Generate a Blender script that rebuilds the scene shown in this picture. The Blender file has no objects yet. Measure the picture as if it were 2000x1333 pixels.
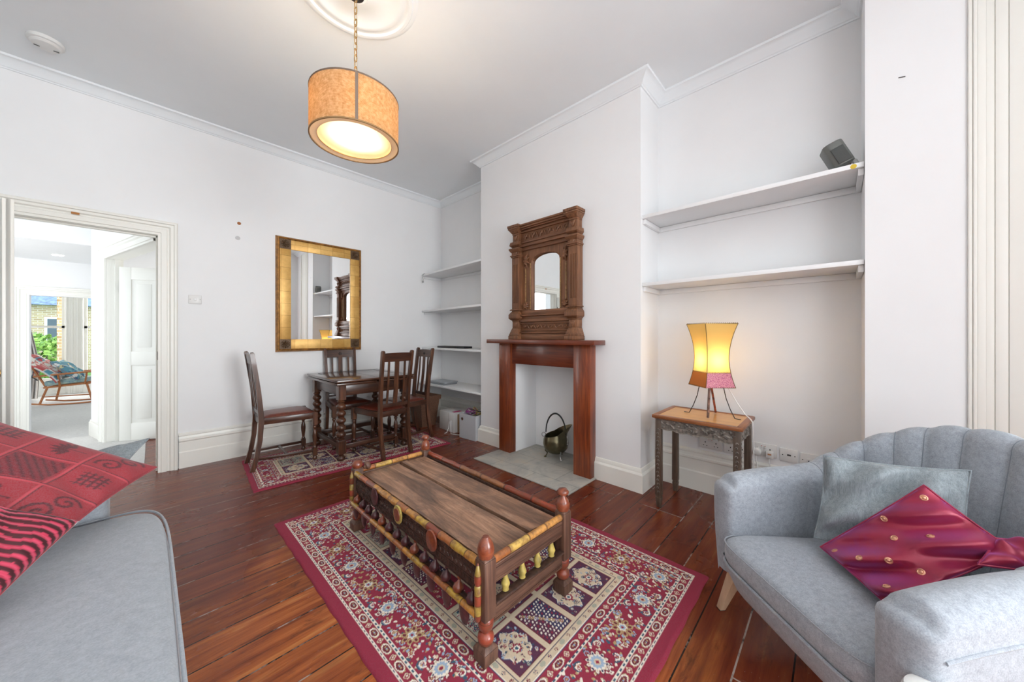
import bpy, bmesh, math, random
import numpy as np
from mathutils import Vector, Matrix, Quaternion
PI = math.pi
R = math.radians
random.seed(7)
scene = bpy.context.scene
COL = scene.collection

# ---------------------------------------------------------------- camera, world, light, exposure
cam_d = bpy.data.cameras.new('camera')
cam_d.lens = 12.006
cam_d.sensor_width = 36.0
cam_d.sensor_fit = 'HORIZONTAL'
cam_d.shift_y = -0.00525
cam_d.clip_start = 0.02
cam = bpy.data.objects.new('camera', cam_d)
COL.objects.link(cam)
cam.location = (0, 0, 1.2)
cam.rotation_euler = (R(90), 0, R(43.5 - 90))
scene.camera = cam

scene.view_settings.view_transform = 'Standard'
scene.view_settings.look = 'None'
scene.view_settings.exposure = 0.48
scene.view_settings.gamma = 1.0
scene.view_settings.use_curve_mapping = False

world = bpy.data.worlds.new('world')
scene.world = world
world.use_nodes = True
_wn = world.node_tree.nodes
_bg = _wn['Background']
_bg.inputs[0].default_value = (0.80, 0.90, 1.0, 1)
_bg.inputs[1].default_value = 2.2

def area_light(name, loc, rot, sx, sy, power, color):
    d = bpy.data.lights.new(name, 'AREA')
    d.shape = 'RECTANGLE'; d.size = sx; d.size_y = sy
    d.energy = power; d.color = color
    o = bpy.data.objects.new(name, d); COL.objects.link(o)
    o.location = loc; o.rotation_euler = rot
    return o
# daylight entering by the wide front window behind the camera, and by the far room's sashes beyond the doorway
area_light('daylight_front', (1.35, -3.76, 1.62), (R(118), 0, R(8)), 2.2, 2.3, 172, (0.955, 0.985, 1.0))
area_light('added_side_light', (-1.26, -2.35, 1.62), (R(112), 0, R(-90)), 1.9, 2.3, 12, (0.95, 0.985, 1.0))  # added light at an unseen left window, evens out chimney and alcove
area_light('daylight_far_room', (-1.5, 13.9, 1.5), (R(-90), 0, 0), 2.4, 2.4, 125, (1.0, 0.98, 0.95))
area_light('side_room_fill', (.55, 5.9, 1.5), (0, R(90), 0), 1.4, 1.2, 6, (1, 1, 1))  # added fill that brightens the side room behind the open door
area_light('landing_area_light', (-2.35, 6.6, 1.6), (0, R(-90), 0), 1.6, 1.6, 22, (1.0, 0.985, 0.96))  # area light standing inside the landing, facing right

# ---------------------------------------------------------------- colour + materials
def lin(c):
    out = []
    for v in c[:3]:
        v = v / 255.0
        out.append(v / 12.92 if v <= 0.04045 else ((v + 0.055) / 1.055) ** 2.4)
    return tuple(out) + (1.0,)

class NT:
    """small node-tree builder"""
    def __init__(s, name):
        s.m = bpy.data.materials.new(name); s.m.use_nodes = True
        s.t = s.m.node_tree; s.n = s.t.nodes; s.b = s.n['Principled BSDF']
    def node(s, typ, **kw):
        n = s.n.new(typ)
        for k, v in kw.items():
            if k.startswith('i_'):
                n.inputs[k[2:].replace('_', ' ')].default_value = v
            else:
                setattr(n, k, v)
        return n
    def link(s, a, b): s.t.links.new(a, b)
    def coords(s, scale=(1, 1, 1), loc=(0, 0, 0), rot=(0, 0, 0), kind='Object'):
        tc = s.node('ShaderNodeTexCoord'); mp = s.node('ShaderNodeMapping')
        mp.inputs['Scale'].default_value = scale; mp.inputs['Location'].default_value = loc
        mp.inputs['Rotation'].default_value = rot
        s.link(tc.outputs[kind], mp.inputs['Vector']); return mp.outputs[0]
    def noise(s, vec, scale=5, detail=4, rough=0.6, dist=0.0):
        n = s.node('ShaderNodeTexNoise'); n.inputs['Scale'].default_value = scale
        n.inputs['Detail'].default_value = detail; n.inputs['Roughness'].default_value = rough
        n.inputs['Distortion'].default_value = dist
        if vec: s.link(vec, n.inputs['Vector'])
        return n
    def ramp(s, fac, stops):
        r = s.node('ShaderNodeValToRGB'); e = r.color_ramp.elements
        e[0].position, e[0].color = stops[0][0], stops[0][1]
        e[1].position, e[1].color = stops[-1][0], stops[-1][1]
        for p, c in stops[1:-1]:
            x = e.new(p); x.color = c
        s.link(fac, r.inputs[0]); return r.outputs[0]
    def mix(s, fac, a, b, mode='MIX'):
        m = s.node('ShaderNodeMix', data_type='RGBA', blend_type=mode)
        if hasattr(fac, 'links'): s.link(fac, m.inputs[0])
        else: m.inputs[0].default_value = fac
        for v, i in ((a, 6), (b, 7)):
            if hasattr(v, 'links'): s.link(v, m.inputs[i])
            else: m.inputs[i].default_value = v
        return m.outputs[2]
    def bump(s, h, strength=0.3, dist=0.002):
        b = s.node('ShaderNodeBump'); b.inputs['Strength'].default_value = strength
        b.inputs['Distance'].default_value = dist
        s.link(h, b.inputs['Height']); s.link(b.outputs[0], s.b.inputs['Normal'])
    def base(s, c):
        if hasattr(c, 'links'): s.link(c, s.b.inputs['Base Color'])
        else: s.b.inputs['Base Color'].default_value = c
    def set(s, **kw):
        for k, v in kw.items():
            s.b.inputs[k.replace('_', ' ')].default_value = v

def plain(name, rgb, rough=0.5, metal=0.0, noise=0.0, bump=0.0, nscale=40, **kw):
    t = NT(name)
    if noise or bump:
        n = t.noise(t.coords(), nscale, 3)
        if noise:
            a = lin([v * (1 - noise) for v in rgb]); b = lin([min(255, v * (1 + noise)) for v in rgb])
            t.base(t.ramp(n.outputs[0], [(0.3, a), (0.7, b)]))
        else: t.base(lin(rgb))
        if bump: t.bump(n.outputs[0], bump, 0.002)
    else: t.base(lin(rgb))
    t.set(Roughness=rough, Metallic=metal, **kw)
    return t.m

def wood(name, dark, mid, light, axis=0, scale=1.0, rough=0.35, coat=0.0, wear=0.0, fine=60):
    """grain runs along the given axis"""
    t = NT(name)
    sc = [14 * scale] * 3; sc[axis] = 1.1 * scale
    v = t.coords(sc)
    a = t.noise(v, 1.6, 6, 0.65, 1.4)
    sc2 = [fine * scale] * 3; sc2[axis] = 2.5 * scale
    b = t.noise(t.coords(sc2), 1.5, 3, 0.6)
    big = t.noise(t.coords((2.2, 2.2, 2.2)), 1.7, 3, 0.5)
    c = t.ramp(a.outputs[0], [(0.28, lin(dark)), (0.5, lin(mid)), (0.74, lin(light))])
    c = t.mix(0.35, c, t.ramp(b.outputs[0], [(0.35, lin(dark)), (0.62, lin(light))]))
    c = t.mix(t.ramp(big.outputs[0], [(0.35, (0, 0, 0, 1)), (0.7, (0.45, 0.45, 0.45, 1))]), c, lin(dark))
    t.base(c)
    t.bump(b.outputs[0], 0.12, 0.001)
    t.set(Roughness=rough)
    if coat: t.set(Coat_Weight=coat, Coat_Roughness=0.12)
    return t.m

def fabric(name, a, b, scale=(260, 260, 260), rough=0.9, sheen=0.2, bump=0.35, blotch=0.0):
    t = NT(name)
    v = t.coords(scale)
    n = t.noise(v, 1.0, 3, 0.7)
    n2 = t.noise(t.coords([q * 0.22 for q in scale]), 1.0, 3, 0.6)
    c = t.ramp(n.outputs[0], [(0.3, lin(a)), (0.7, lin(b))])
    c2 = t.ramp(n2.outputs[0], [(0.3, lin(a)), (0.7, lin(b))])
    t.base(t.mix(0.4, c, c2))
    t.bump(n.outputs[0], bump, 0.0015)
    t.set(Roughness=rough, Sheen_Weight=sheen)
    return t.m

def vcol_mat(name, rough=0.95, sheen=0.3, bump=0.4, bscale=500, fade=0.0):
    t = NT(name)
    a = t.node('ShaderNodeVertexColor'); a.layer_name = 'Col'
    n = t.noise(t.coords(), bscale, 2)
    c = t.mix(t.ramp(n.outputs[0], [(0.3, (0, 0, 0, 1)), (0.7, (0.22, 0.22, 0.22, 1))]), a.outputs[0], (0.25, 0.2, 0.22, 1))
    t.base(c); t.bump(n.outputs[0], bump, 0.002)
    t.set(Roughness=rough, Sheen_Weight=sheen)
    return t.m

M = {}
def wallmat(name, rgb, r=0.6):
    t = NT(name)
    n = t.noise(t.coords(), 2.2, 5, 0.6)
    t.base(t.ramp(n.outputs[0], [(0.3, lin([v - 3 for v in rgb])), (0.7, lin(rgb))]))
    n2 = t.noise(t.coords(), 90, 3)
    t.bump(n2.outputs[0], 0.05, 0.002); t.set(Roughness=r)
    return t.m
M['wall'] = wallmat('wall_paint', (244, 244, 244))
M['ceiling'] = wallmat('ceiling_paint', (245, 249, 251))
M['trim'] = wallmat('gloss_trim', (243, 241, 233), 0.35)
M['shelf'] = plain('white_shelf', (240, 240, 240), 0.4)
M['plastic'] = plain('white_plastic', (232, 231, 228), 0.3)
M['dark'] = plain('black_recess', (25, 24, 24), 0.6)
M['brass'] = plain('brass', (190, 150, 80), 0.3, 1.0)
M['chrome'] = plain('steel', (190, 190, 190), 0.25, 1.0)
M['mirror'] = plain('mirror_glass', (238, 240, 240), 0.01, 1.0)
M['iron'] = plain('dark_iron', (52, 44, 40), 0.45, 0.7)
M['carpet'] = fabric('hall_carpet', (176, 174, 170), (206, 204, 200), (120, 120, 120))

def floor_material():
    t = NT('stained_floorboards')
    v = t.coords((1, 1, 1), (0.3, -0.11, 0))
    br = t.node('ShaderNodeTexBrick'); t.link(v, br.inputs['Vector'])
    br.offset = 0.37; br.offset_frequency = 3
    br.inputs['Scale'].default_value = 1.0; br.inputs['Brick Width'].default_value = 2.7
    br.inputs['Row Height'].default_value = 0.155; br.inputs['Mortar Size'].default_value = 0.003
    br.inputs['Mortar Smooth'].default_value = 0.1; br.inputs['Bias'].default_value = 0.0
    br.inputs['Color1'].default_value = (0, 0, 0, 1); br.inputs['Color2'].default_value = (1, 1, 1, 1)
    # grain shifts from board to board
    add = t.node('ShaderNodeVectorMath', operation='ADD')
    sca = t.node('ShaderNodeVectorMath', operation='SCALE'); sca.inputs['Scale'].default_value = 7.0
    t.link(br.outputs['Color'], sca.inputs[0])
    g = t.coords((1.3, 16, 1)); t.link(g, add.inputs[0]); t.link(sca.outputs[0], add.inputs[1])
    gr = t.noise(add.outputs[0], 1.3, 6, 0.62, 0.5)
    g2 = t.noise(t.coords((5, 130, 1)), 1.0, 3, 0.6)
    c = t.ramp(gr.outputs[0], [(0.25, lin((84, 38, 20))), (0.4, lin((148, 72, 34))), (0.56, lin((192, 108, 52))), (0.76, lin((240, 172, 98)))])
    c = t.mix(0.28, c, t.ramp(g2.outputs[0], [(0.35, lin((72, 32, 20))), (0.65, lin((170, 96, 52)))]))
    per = t.ramp(br.outputs['Color'], [(0.0, (0.66, 0.6, 0.58, 1)), (1.0, (1.2, 1.16, 1.1, 1))])
    c = t.mix(1.0, c, per, 'MULTIPLY')
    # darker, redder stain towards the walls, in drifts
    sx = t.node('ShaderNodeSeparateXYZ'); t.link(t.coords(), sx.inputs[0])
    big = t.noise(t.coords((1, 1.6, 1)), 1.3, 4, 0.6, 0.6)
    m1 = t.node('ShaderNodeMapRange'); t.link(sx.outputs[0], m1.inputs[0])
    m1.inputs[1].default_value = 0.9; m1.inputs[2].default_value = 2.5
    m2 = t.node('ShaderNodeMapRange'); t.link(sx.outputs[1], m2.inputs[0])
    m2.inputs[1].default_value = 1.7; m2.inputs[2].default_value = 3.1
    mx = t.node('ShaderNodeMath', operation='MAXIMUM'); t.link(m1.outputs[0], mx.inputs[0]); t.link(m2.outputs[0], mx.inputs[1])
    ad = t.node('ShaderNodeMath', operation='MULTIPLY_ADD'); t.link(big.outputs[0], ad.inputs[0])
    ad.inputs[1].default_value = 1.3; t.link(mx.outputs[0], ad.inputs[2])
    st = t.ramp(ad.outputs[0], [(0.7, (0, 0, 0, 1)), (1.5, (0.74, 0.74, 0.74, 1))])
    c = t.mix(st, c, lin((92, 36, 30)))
    # gaps, partly filled with pale dust
    dust = t.noise(t.coords((5, 5, 5)), 1.2, 4, 0.7)
    gap = t.ramp(dust.outputs[0], [(0.5, lin((30, 16, 12))), (0.6, lin((168, 152, 140)))])
    c = t.mix(br.outputs['Fac'], c, gap)
    kn = t.noise(t.coords((2.2, 7, 1)), 2.4, 5, 0.7, 0.4)
    c = t.mix(t.ramp(kn.outputs[0], [(0.56, (0, 0, 0, 1)), (0.70, (0.72, 0.72, 0.72, 1))]), c, lin((66, 30, 20)))
    spk = t.noise(t.coords((40, 120, 9)), 1.0, 2, 0.6)
    c = t.mix(t.ramp(spk.outputs[0], [(0.74, (0, 0, 0, 1)), (0.78, (0.45, 0.45, 0.45, 1))]), c, lin((196, 180, 168)))
    t.base(c)
    rr = t.ramp(big.outputs[0], [(0.3, (0.2, 0.2, 0.2, 1)), (0.75, (0.36, 0.36, 0.36, 1))])
    t.link(rr, t.b.inputs['Roughness'])
    mm = t.node('ShaderNodeMath', operation='MULTIPLY_ADD'); t.link(br.outputs['Fac'], mm.inputs[0])
    mm.inputs[1].default_value = -3.0; t.link(g2.outputs[0], mm.inputs[2])
    t.bump(mm.outputs[0], 0.22, 0.002)
    t.set(Coat_Weight=0.06, Coat_Roughness=0.12, Specular_IOR_Level=0.25)
    return t.m
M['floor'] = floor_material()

def stone_material():
    t = NT('grey_stone_slabs')
    br = t.node('ShaderNodeTexBrick'); t.link(t.coords((1, 1, 1), (0.0, 0.05, 0), (0, 0, R(90))), br.inputs['Vector'])
    br.inputs['Scale'].default_value = 1.0; br.inputs['Brick Width'].default_value = 0.42
    br.inputs['Row Height'].default_value = 0.26; br.inputs['Mortar Size'].default_value = 0.006
    br.inputs['Color1'].default_value = lin((150, 148, 142)); br.inputs['Color2'].default_value = lin((186, 182, 172))
    br.inputs['Mortar'].default_value = lin((120, 116, 110))
    n = t.noise(t.coords((3, 3, 3)), 1.6, 6, 0.65, 0.8)
    c = t.mix(0.6, br.outputs['Color'], t.ramp(n.outputs[0], [(0.3, lin((140, 142, 142))), (0.55, lin((196, 192, 182))), (0.75, lin((214, 196, 170)))]))
    t.base(c); t.bump(n.outputs[0], 0.5, 0.006); t.set(Roughness=0.55)
    return t.m
M['stone'] = stone_material()

# ---------------------------------------------------------------- mesh builder
class B:
    def __init__(s, T=None):
        s.v = []; s.f = []; s.T = T or Matrix()
    def addv(s, pts, T=None):
        b = len(s.v); m = s.T @ T if T is not None else s.T
        s.v.extend([tuple(m @ Vector(p)) for p in pts]); return b
    def box(s, x0, x1, y0, y1, z0, z1, T=None):
        return s.hexa([(x0, y0), (x1, y0), (x1, y1), (x0, y1)], z0, [(x0, y0), (x1, y0), (x1, y1), (x0, y1)], z1, T)
    def hexa(s, q0, z0, q1, z1, T=None):
        b = s.addv([(x, y, z0) for x, y in q0] + [(x, y, z1) for x, y in q1], T); n = len(q0)
        s.f.append([b + i for i in range(n)][::-1]); s.f.append([b + n + i for i in range(n)])
        for i in range(n):
            j = (i + 1) % n; s.f.append([b + i, b + j, b + n + j, b + n + i])
        return s
    def prism(s, poly, z0, z1, T=None): return s.hexa(poly, z0, poly, z1, T)
    def lathe(s, prof, n=20, T=None, sx=1.0, sy=1.0, cap=True):
        """prof: list of (radius, z)"""
        pts = []
        for r, z in prof:
            for i in range(n):
                a = 2 * PI * i / n; pts.append((r * math.cos(a) * sx, r * math.sin(a) * sy, z))
        b = s.addv(pts, T)
        for k in range(len(prof) - 1):
            for i in range(n):
                j = (i + 1) % n
                s.f.append([b + k * n + i, b + k * n + j, b + (k + 1) * n + j, b + (k + 1) * n + i])
        if cap and prof[0][0] > 1e-5: s.f.append([b + i for i in range(n)][::-1])
        if cap and prof[-1][0] > 1e-5: s.f.append([b + (len(prof) - 1) * n + i for i in range(n)])
        return s
    def tube(s, pts, r, n=8, T=None, closed=False):
        pts = [Vector(p) for p in pts]; m = len(pts)
        rr = r if isinstance(r, (list, tuple)) else [r] * m
        up = Vector((0, 0, 1)); out = []; prev = None
        for i, p in enumerate(pts):
            if closed: t = pts[(i + 1) % m] - pts[i - 1]
            else: t = pts[min(i + 1, m - 1)] - pts[max(i - 1, 0)]
            t.normalize()
            if prev is None:
                a = up if abs(t.dot(up)) < 0.9 else Vector((1, 0, 0))
                prev = t.cross(a).normalized()
            u = (prev - t * prev.dot(t)); u.normalize(); prev = u
            w = t.cross(u)
            for k in range(n):
                q = 2 * PI * k / n; out.append(p + (u * math.cos(q) + w * math.sin(q)) * rr[i])
        b = s.addv(out, T)
        for i in range(m if closed else m - 1):
            i2 = (i + 1) % m
            for k in range(n):
                k2 = (k + 1) % n
                s.f.append([b + i * n + k, b + i * n + k2, b + i2 * n + k2, b + i2 * n + k])
        if not closed:
            s.f.append([b + k for k in range(n)][::-1]); s.f.append([b + (m - 1) * n + k for k in range(n)])
        return s
    def bar(s, p0, p1, w, h, T=None, up=(0, 0, 1)):
        """rectangular bar between two points; w across, h along 'up'"""
        p0, p1 = Vector(p0), Vector(p1); t = (p1 - p0).normalized(); u = Vector(up)
        a = t.cross(u)
        if a.length < 1e-4: a = t.cross(Vector((1, 0, 0)))
        a.normalize(); c = a.cross(t).normalized()
        q = [a * (w / 2) * i + c * (h / 2) * j for i, j in ((-1, -1), (1, -1), (1, 1), (-1, 1))]
        b = s.addv([p0 + x for x in q] + [p1 + x for x in q], T)
        s.f += [[b, b + 1, b + 2, b + 3][::-1], [b + 4, b + 5, b + 6, b + 7]]
        for i in range(4):
            j = (i + 1) % 4; s.f.append([b + i, b + j, b + 4 + j, b + 4 + i])
        return s
    def grid(s, P, closed_u=False, closed_v=False, T=None):
        """P[i][j] grid of points"""
        nu, nv = len(P), len(P[0])
        b = s.addv([p for row in P for p in row], T)
        for i in range(nu if closed_u else nu - 1):
            for j in range(nv if closed_v else nv - 1):
                i2, j2 = (i + 1) % nu, (j + 1) % nv
                s.f.append([b + i * nv + j, b + i2 * nv + j, b + i2 * nv + j2, b + i * nv + j2])
        return s
    def sweep(s, prof, path, closed=False, T=None, side=1):
        """sweep a profile [(out, z)] along a horizontal polyline with mitres; out is measured to the left of travel * side"""
        P = [Vector((p[0], p[1])) for p in path]; n = len(P); rows = []
        for i, p in enumerate(P):
            def nrm(a, b):
                d = (b - a).normalized(); return Vector((-d.y, d.x)) * side
            if closed or 0 < i < n - 1:
                n1 = nrm(P[i - 1], p); n2 = nrm(p, P[(i + 1) % n])
                m = (n1 + n2); m = m / max(0.2, m.dot(n1))
            elif i == 0: m = nrm(P[0], P[1])
            else: m = nrm(P[-2], P[-1])
            z0 = path[i][2] if len(path[i]) > 2 else 0.0
            rows.append([(p.x + m.x * o, p.y + m.y * o, z0 + z) for o, z in prof])
        s.grid(rows, closed_u=closed, closed_v=True, T=T)
        return s
    def obj(s, name, mat, parent=None, bevel=0.0, smooth=28, seg=2, merge=False, subd=0, loc=None):
        me = bpy.data.meshes.new(name)
        me.from_pydata([tuple(v) for v in s.v], [], s.f)
        bm = bmesh.new(); bm.from_mesh(me)
        if merge: bmesh.ops.remove_doubles(bm, verts=bm.verts, dist=1e-5)
        bmesh.ops.recalc_face_normals(bm, faces=bm.faces)
        if bevel:
            es = [e for e in bm.edges if len(e.link_faces) == 2 and e.calc_face_angle(0) > 0.7]
            if es: bmesh.ops.bevel(bm, geom=es, offset=bevel, segments=seg, profile=0.5, affect='EDGES', clamp_overlap=True)
        if smooth:
            for f in bm.faces: f.smooth = True
            for e in bm.edges:
                if len(e.link_faces) != 2 or e.calc_face_angle(0) > R(smooth): e.smooth = False
        bm.to_mesh(me); bm.free()
        o = bpy.data.objects.new(name, me); COL.objects.link(o)
        ms = mat if isinstance(mat, (list, tuple)) else [mat]
        for m in ms: me.materials.append(m)
        if parent is not None: o.parent = parent
        if subd:
            md = o.modifiers.new('sub', 'SUBSURF'); md.levels = subd; md.render_levels = subd
        return o

def tag(o, label, cat, group=None, kind=None):
    o['label'] = label; o['category'] = cat
    if group: o['group'] = group
    if kind: o['kind'] = kind
    return o
def thing(name, label, cat, loc=(0, 0, 0), rz=0.0, group=None):
    o = bpy.data.objects.new(name, None); COL.objects.link(o)
    o.empty_display_size = 0.1
    o.location = loc; o.rotation_euler = (0, 0, rz)
    return tag(o, label, cat, group)
def struct(name, b, mat, bevel=0.0, **kw):
    o = b.obj(name, mat, bevel=bevel, **kw); o['kind'] = 'structure'; return o
def dup(root, loc, rz, label=None):
    r = root.copy(); COL.objects.link(r); r.location = loc; r.rotation_euler = (0, 0, rz)
    if label: r['label'] = label
    def rec(src, dst):
        for ch in list(src.children):
            c = ch.copy(); COL.objects.link(c); c.parent = dst; rec(ch, c)
    rec(root, r)
    return r
def TR(x=0, y=0, z=0, rx=0, ry=0, rz=0):
    return Matrix.Translation((x, y, z)) @ Matrix.Rotation(rz, 4, 'Z') @ Matrix.Rotation(ry, 4, 'Y') @ Matrix.Rotation(rx, 4, 'X')
def ptag(o, label): o['label'] = label; return o

# ================================================================ THE ROOM
YA = 4.31          # back wall plane
XB = 2.575         # chimney breast face
XR = 2.93          # right alcove back
XL = 2.99          # left alcove back
ZC = 3.185         # ceiling
XW = -1.12         # wall behind the sofa
YF = -3.6          # front wall (behind the camera)

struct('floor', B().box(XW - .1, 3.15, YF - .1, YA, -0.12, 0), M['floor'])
struct('ceiling', B().box(XW - .2, 3.2, YF - .2, YA + .14, ZC, ZC + .1), M['ceiling'])
# back wall with the doorway
DX0, DX1, DZ = -0.79, 0.034, 2.08
w = B()
w.box(XW - .1, DX0 - .03, YA, YA + .14, 0, ZC)
w.box(DX1 + .03, 3.15, YA, YA + .14, 0, ZC)
w.box(DX0 - .03, DX1 + .03, YA, YA + .14, DZ + .03, ZC)
struct('wall_back', w, M['wall'])
# right wall: alcove, chimney breast with recess, alcove, pier, bay opening
w = B()
w.box(XL, 3.25, 2.93, YA, 0, ZC)
RY0, RY1, RZ = 1.60, 2.388, 1.06
w.box(XB, 3.25, RY1, 2.93, 0, ZC)
w.box(XB, 3.25, 1.085, RY0, 0, ZC)
w.box(XB, 3.25, RY0, RY1, RZ, ZC)
w.box(2.9, 3.25, RY0, RY1, 0, RZ)
w.box(XR, 3.25, -0.11, 1.085, 0, ZC)
w.box(XB, 3.25, -0.62, -0.11, 0, ZC)
w.box(XB, 2.72, YF, -0.62, 0, ZC)
struct('wall_right', w, M['wall'])
w = B()
w.box(XW - .1, 0.25, YF - .12, YF, 0, ZC); w.box(2.45, XB + .2, YF - .12, YF, 0, ZC)
w.box(0.25, 2.45, YF - .12, YF, 0, .4); w.box(0.25, 2.45, YF - .12, YF, 2.9, ZC)
w.box(1.86, XB + .1, -1.4, -1.25, 0, ZC)  # unseen return wall added to block window light from the pier
struct('wall_front_and_light_block', w, M['wall'])
w = B(); w.box(XW - .1, XW, -1.4, YA, 0, ZC); w.box(XW - .1, XW, YF, -3.3, 0, ZC); w.box(XW - .1, XW, -3.3, -1.4, 0, .4); w.box(XW - .1, XW, -3.3, -1.4, 2.9, ZC)
struct('wall_left', w, M['wall'])
# front window, plus one added in the left wall to spread the light
def sash_window(name, T, W, H, cols=2):
    f = B(T)
    for x0, x1, z0, z1 in ((0, .07, 0, H), (W - .07, W, 0, H), (0, W, 0, .07), (0, W, H - .07, H), (0, W, H / 2 - .03, H / 2 + .03)):
        f.box(x0, x1, 0, .06, z0, z1)
    for k in range(1, cols):
        x = W * k / cols; f.box(x - .015, x + .015, .01, .05, .07, H - .07)
    return struct(name, f, M['trim'], bevel=.004)
sash_window('window_1', Matrix.Translation((.25, YF - .09, .4)), 2.2, 2.5, 2)
sash_window('window_2', TR(XW - .02, -3.3, .4, rz=R(90)), 1.9, 2.5, 2)  # unseen window, made up to carry the added side light
b = B()   # moulded casing at the edge of the bay
for y0, y1, d in ((-.450, -.437, .014), (-.462, -.450, .020), (-.486, -.462, .016), (-.510, -.486, .010), (-.545, -.510, .014), (-.86, -.545, .018), (-.90, -.86, .034)):
    b.box(XB - d, XB + .001, y0, y1, 0, ZC - .08)
struct('trim_9', b, M['trim'], bevel=.003)

# cornice, skirting ------------------------------------------------
corn = [(0, -.075), (.010, -.075), (.014, -.068), (.022, -.064), (.038, -.046), (.060, -.026), (.078, -.016), (.086, -.014), (.09, 0), (0, 0)]
path = [(XW, YF), (XW, YA), (XL, YA), (XL, 2.93), (XB, 2.93), (XB, 1.085), (XR, 1.085), (XR, -.11), (XB, -.11), (XB, YF)]
b = B(); b.sweep([(o, z + ZC - .0005) for o, z in corn], [(x, y) for x, y in path], closed=True, side=-1)
struct('trim_1', b, M['ceiling'], smooth=20)
# tall Victorian skirting (back wall + alcoves)
sk = [(0, 0), (.026, 0), (.026, .14), (.020, .150), (.020, .235), (.028, .245), (.028, .258), (.018, .266), (.014, .285), (.020, .292), (.020, .302), (.008, .310), (0, .315)]
struct('baseboard_back', B().sweep(sk, [(.165, YA), (XL, YA), (XL, 2.93)], side=-1), M['trim'], smooth=20)
struct('baseboard_left', B().sweep(sk, [(XW, YF), (XW, YA), (DX0 - .12, YA)], side=-1), M['trim'], smooth=20)
struct('baseboard_alcove', B().sweep(sk, [(XR, 1.085), (XR, -.11)], side=-1), M['trim'], smooth=20)
skl = [(0, 0), (.026, 0), (.026, .135), (.020, .145), (.014, .150), (.012, .165), (.006, .178), (0, .182)]
struct('baseboard_chimney_left', B().sweep(skl, [(XL - .01, 2.93), (XB, 2.93), (XB, 2.56)], side=-1), M['trim'], smooth=20)
struct('baseboard_chimney_right', B().sweep(skl, [(XB, 1.48), (XB, 1.085), (XR - .01, 1.085)], side=-1), M['trim'], smooth=20)
struct('baseboard_front', B().sweep(skl, [(XB, YF + .0), (XW, YF)], side=-1), M['trim'], smooth=20)
# ceiling rose
rp = [(0, ZC), (.012, ZC - .03), (.06, ZC - .035), (.075, ZC - .022), (.11, ZC - .02), (.125, ZC - .010), (.22, ZC - .010), (.235, ZC - .018), (.26, ZC - .018), (.27, ZC - .010), (.285, ZC - .010), (.295, ZC - .02), (.31, ZC - .02), (.318, ZC - .010), (.33, ZC - .010), (.345, ZC)]
b = B(); b.lathe([(r, z) for r, z in rp], 64, Matrix.Translation((.80, 1.99, 0)))
struct('trim_2', b, M['ceiling'], smooth=40)

# architrave of the doorway ----------------------------------------
def architrave(name, T, x0, x1, z1, wd=.125, mat=None, both=True, zf=0.0, right=True):
    """frame round an opening, on the plane y=0 facing -y"""
    prof = [(0, 0), (0, -.018), (.018, -.018), (.022, -.024), (.055, -.024), (.06, -.018), (.070, -.018), (.08, -.030), (.098, -.030), (.104, -.040), (wd - .008, -.040), (wd, -.032), (wd, 0)]
    rows = []
    for (cx, cz, dx, dz) in ((x0, zf, -1, 0), (x0, z1, -1, 1), (x1, z1, 1, 1), (x1, zf, 1, 0)):
        rows.append([(cx + dx * o, y, cz + dz * o) for o, y in prof])
    if not right: rows = rows[:2] + [[(x1, p[1], p[2]) for p in rows[2]]]
    b = B(T); b.grid(rows, closed_v=True)
    return struct(name, b, mat or M['trim'], smooth=20)
architrave('trim_3', Matrix.Translation((0, YA, 0)), DX0, DX1, DZ)
b = B()   # door lining and stops
b.box(DX1, DX1 + .03, YA, YA + .15, 0, DZ + .03); b.box(DX0 - .03, DX0, YA, YA + .15, 0, DZ + .03); b.box(DX0, DX1, YA, YA + .15, DZ, DZ + .03)
b.box(DX1 - .012, DX1, YA + .05, YA + .09, 0, DZ); b.box(DX0, DX0 + .012, YA + .05, YA + .09, 0, DZ); b.box(DX0, DX1, YA + .05, YA + .09, DZ - .012, DZ)
struct('trim_4', b, M['trim'], bevel=.002)
b = B(); b.prism([(0, 0), (.02, 0), (.02, .09), (0, .09)], 0, .012)
# strike plate on the right lining
o = B().box(DX1 - .003, DX1, YA + .012, YA + .04, .985, 1.06).obj('strike_plate', M['iron'], bpy.data.objects['trim_4'])

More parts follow.
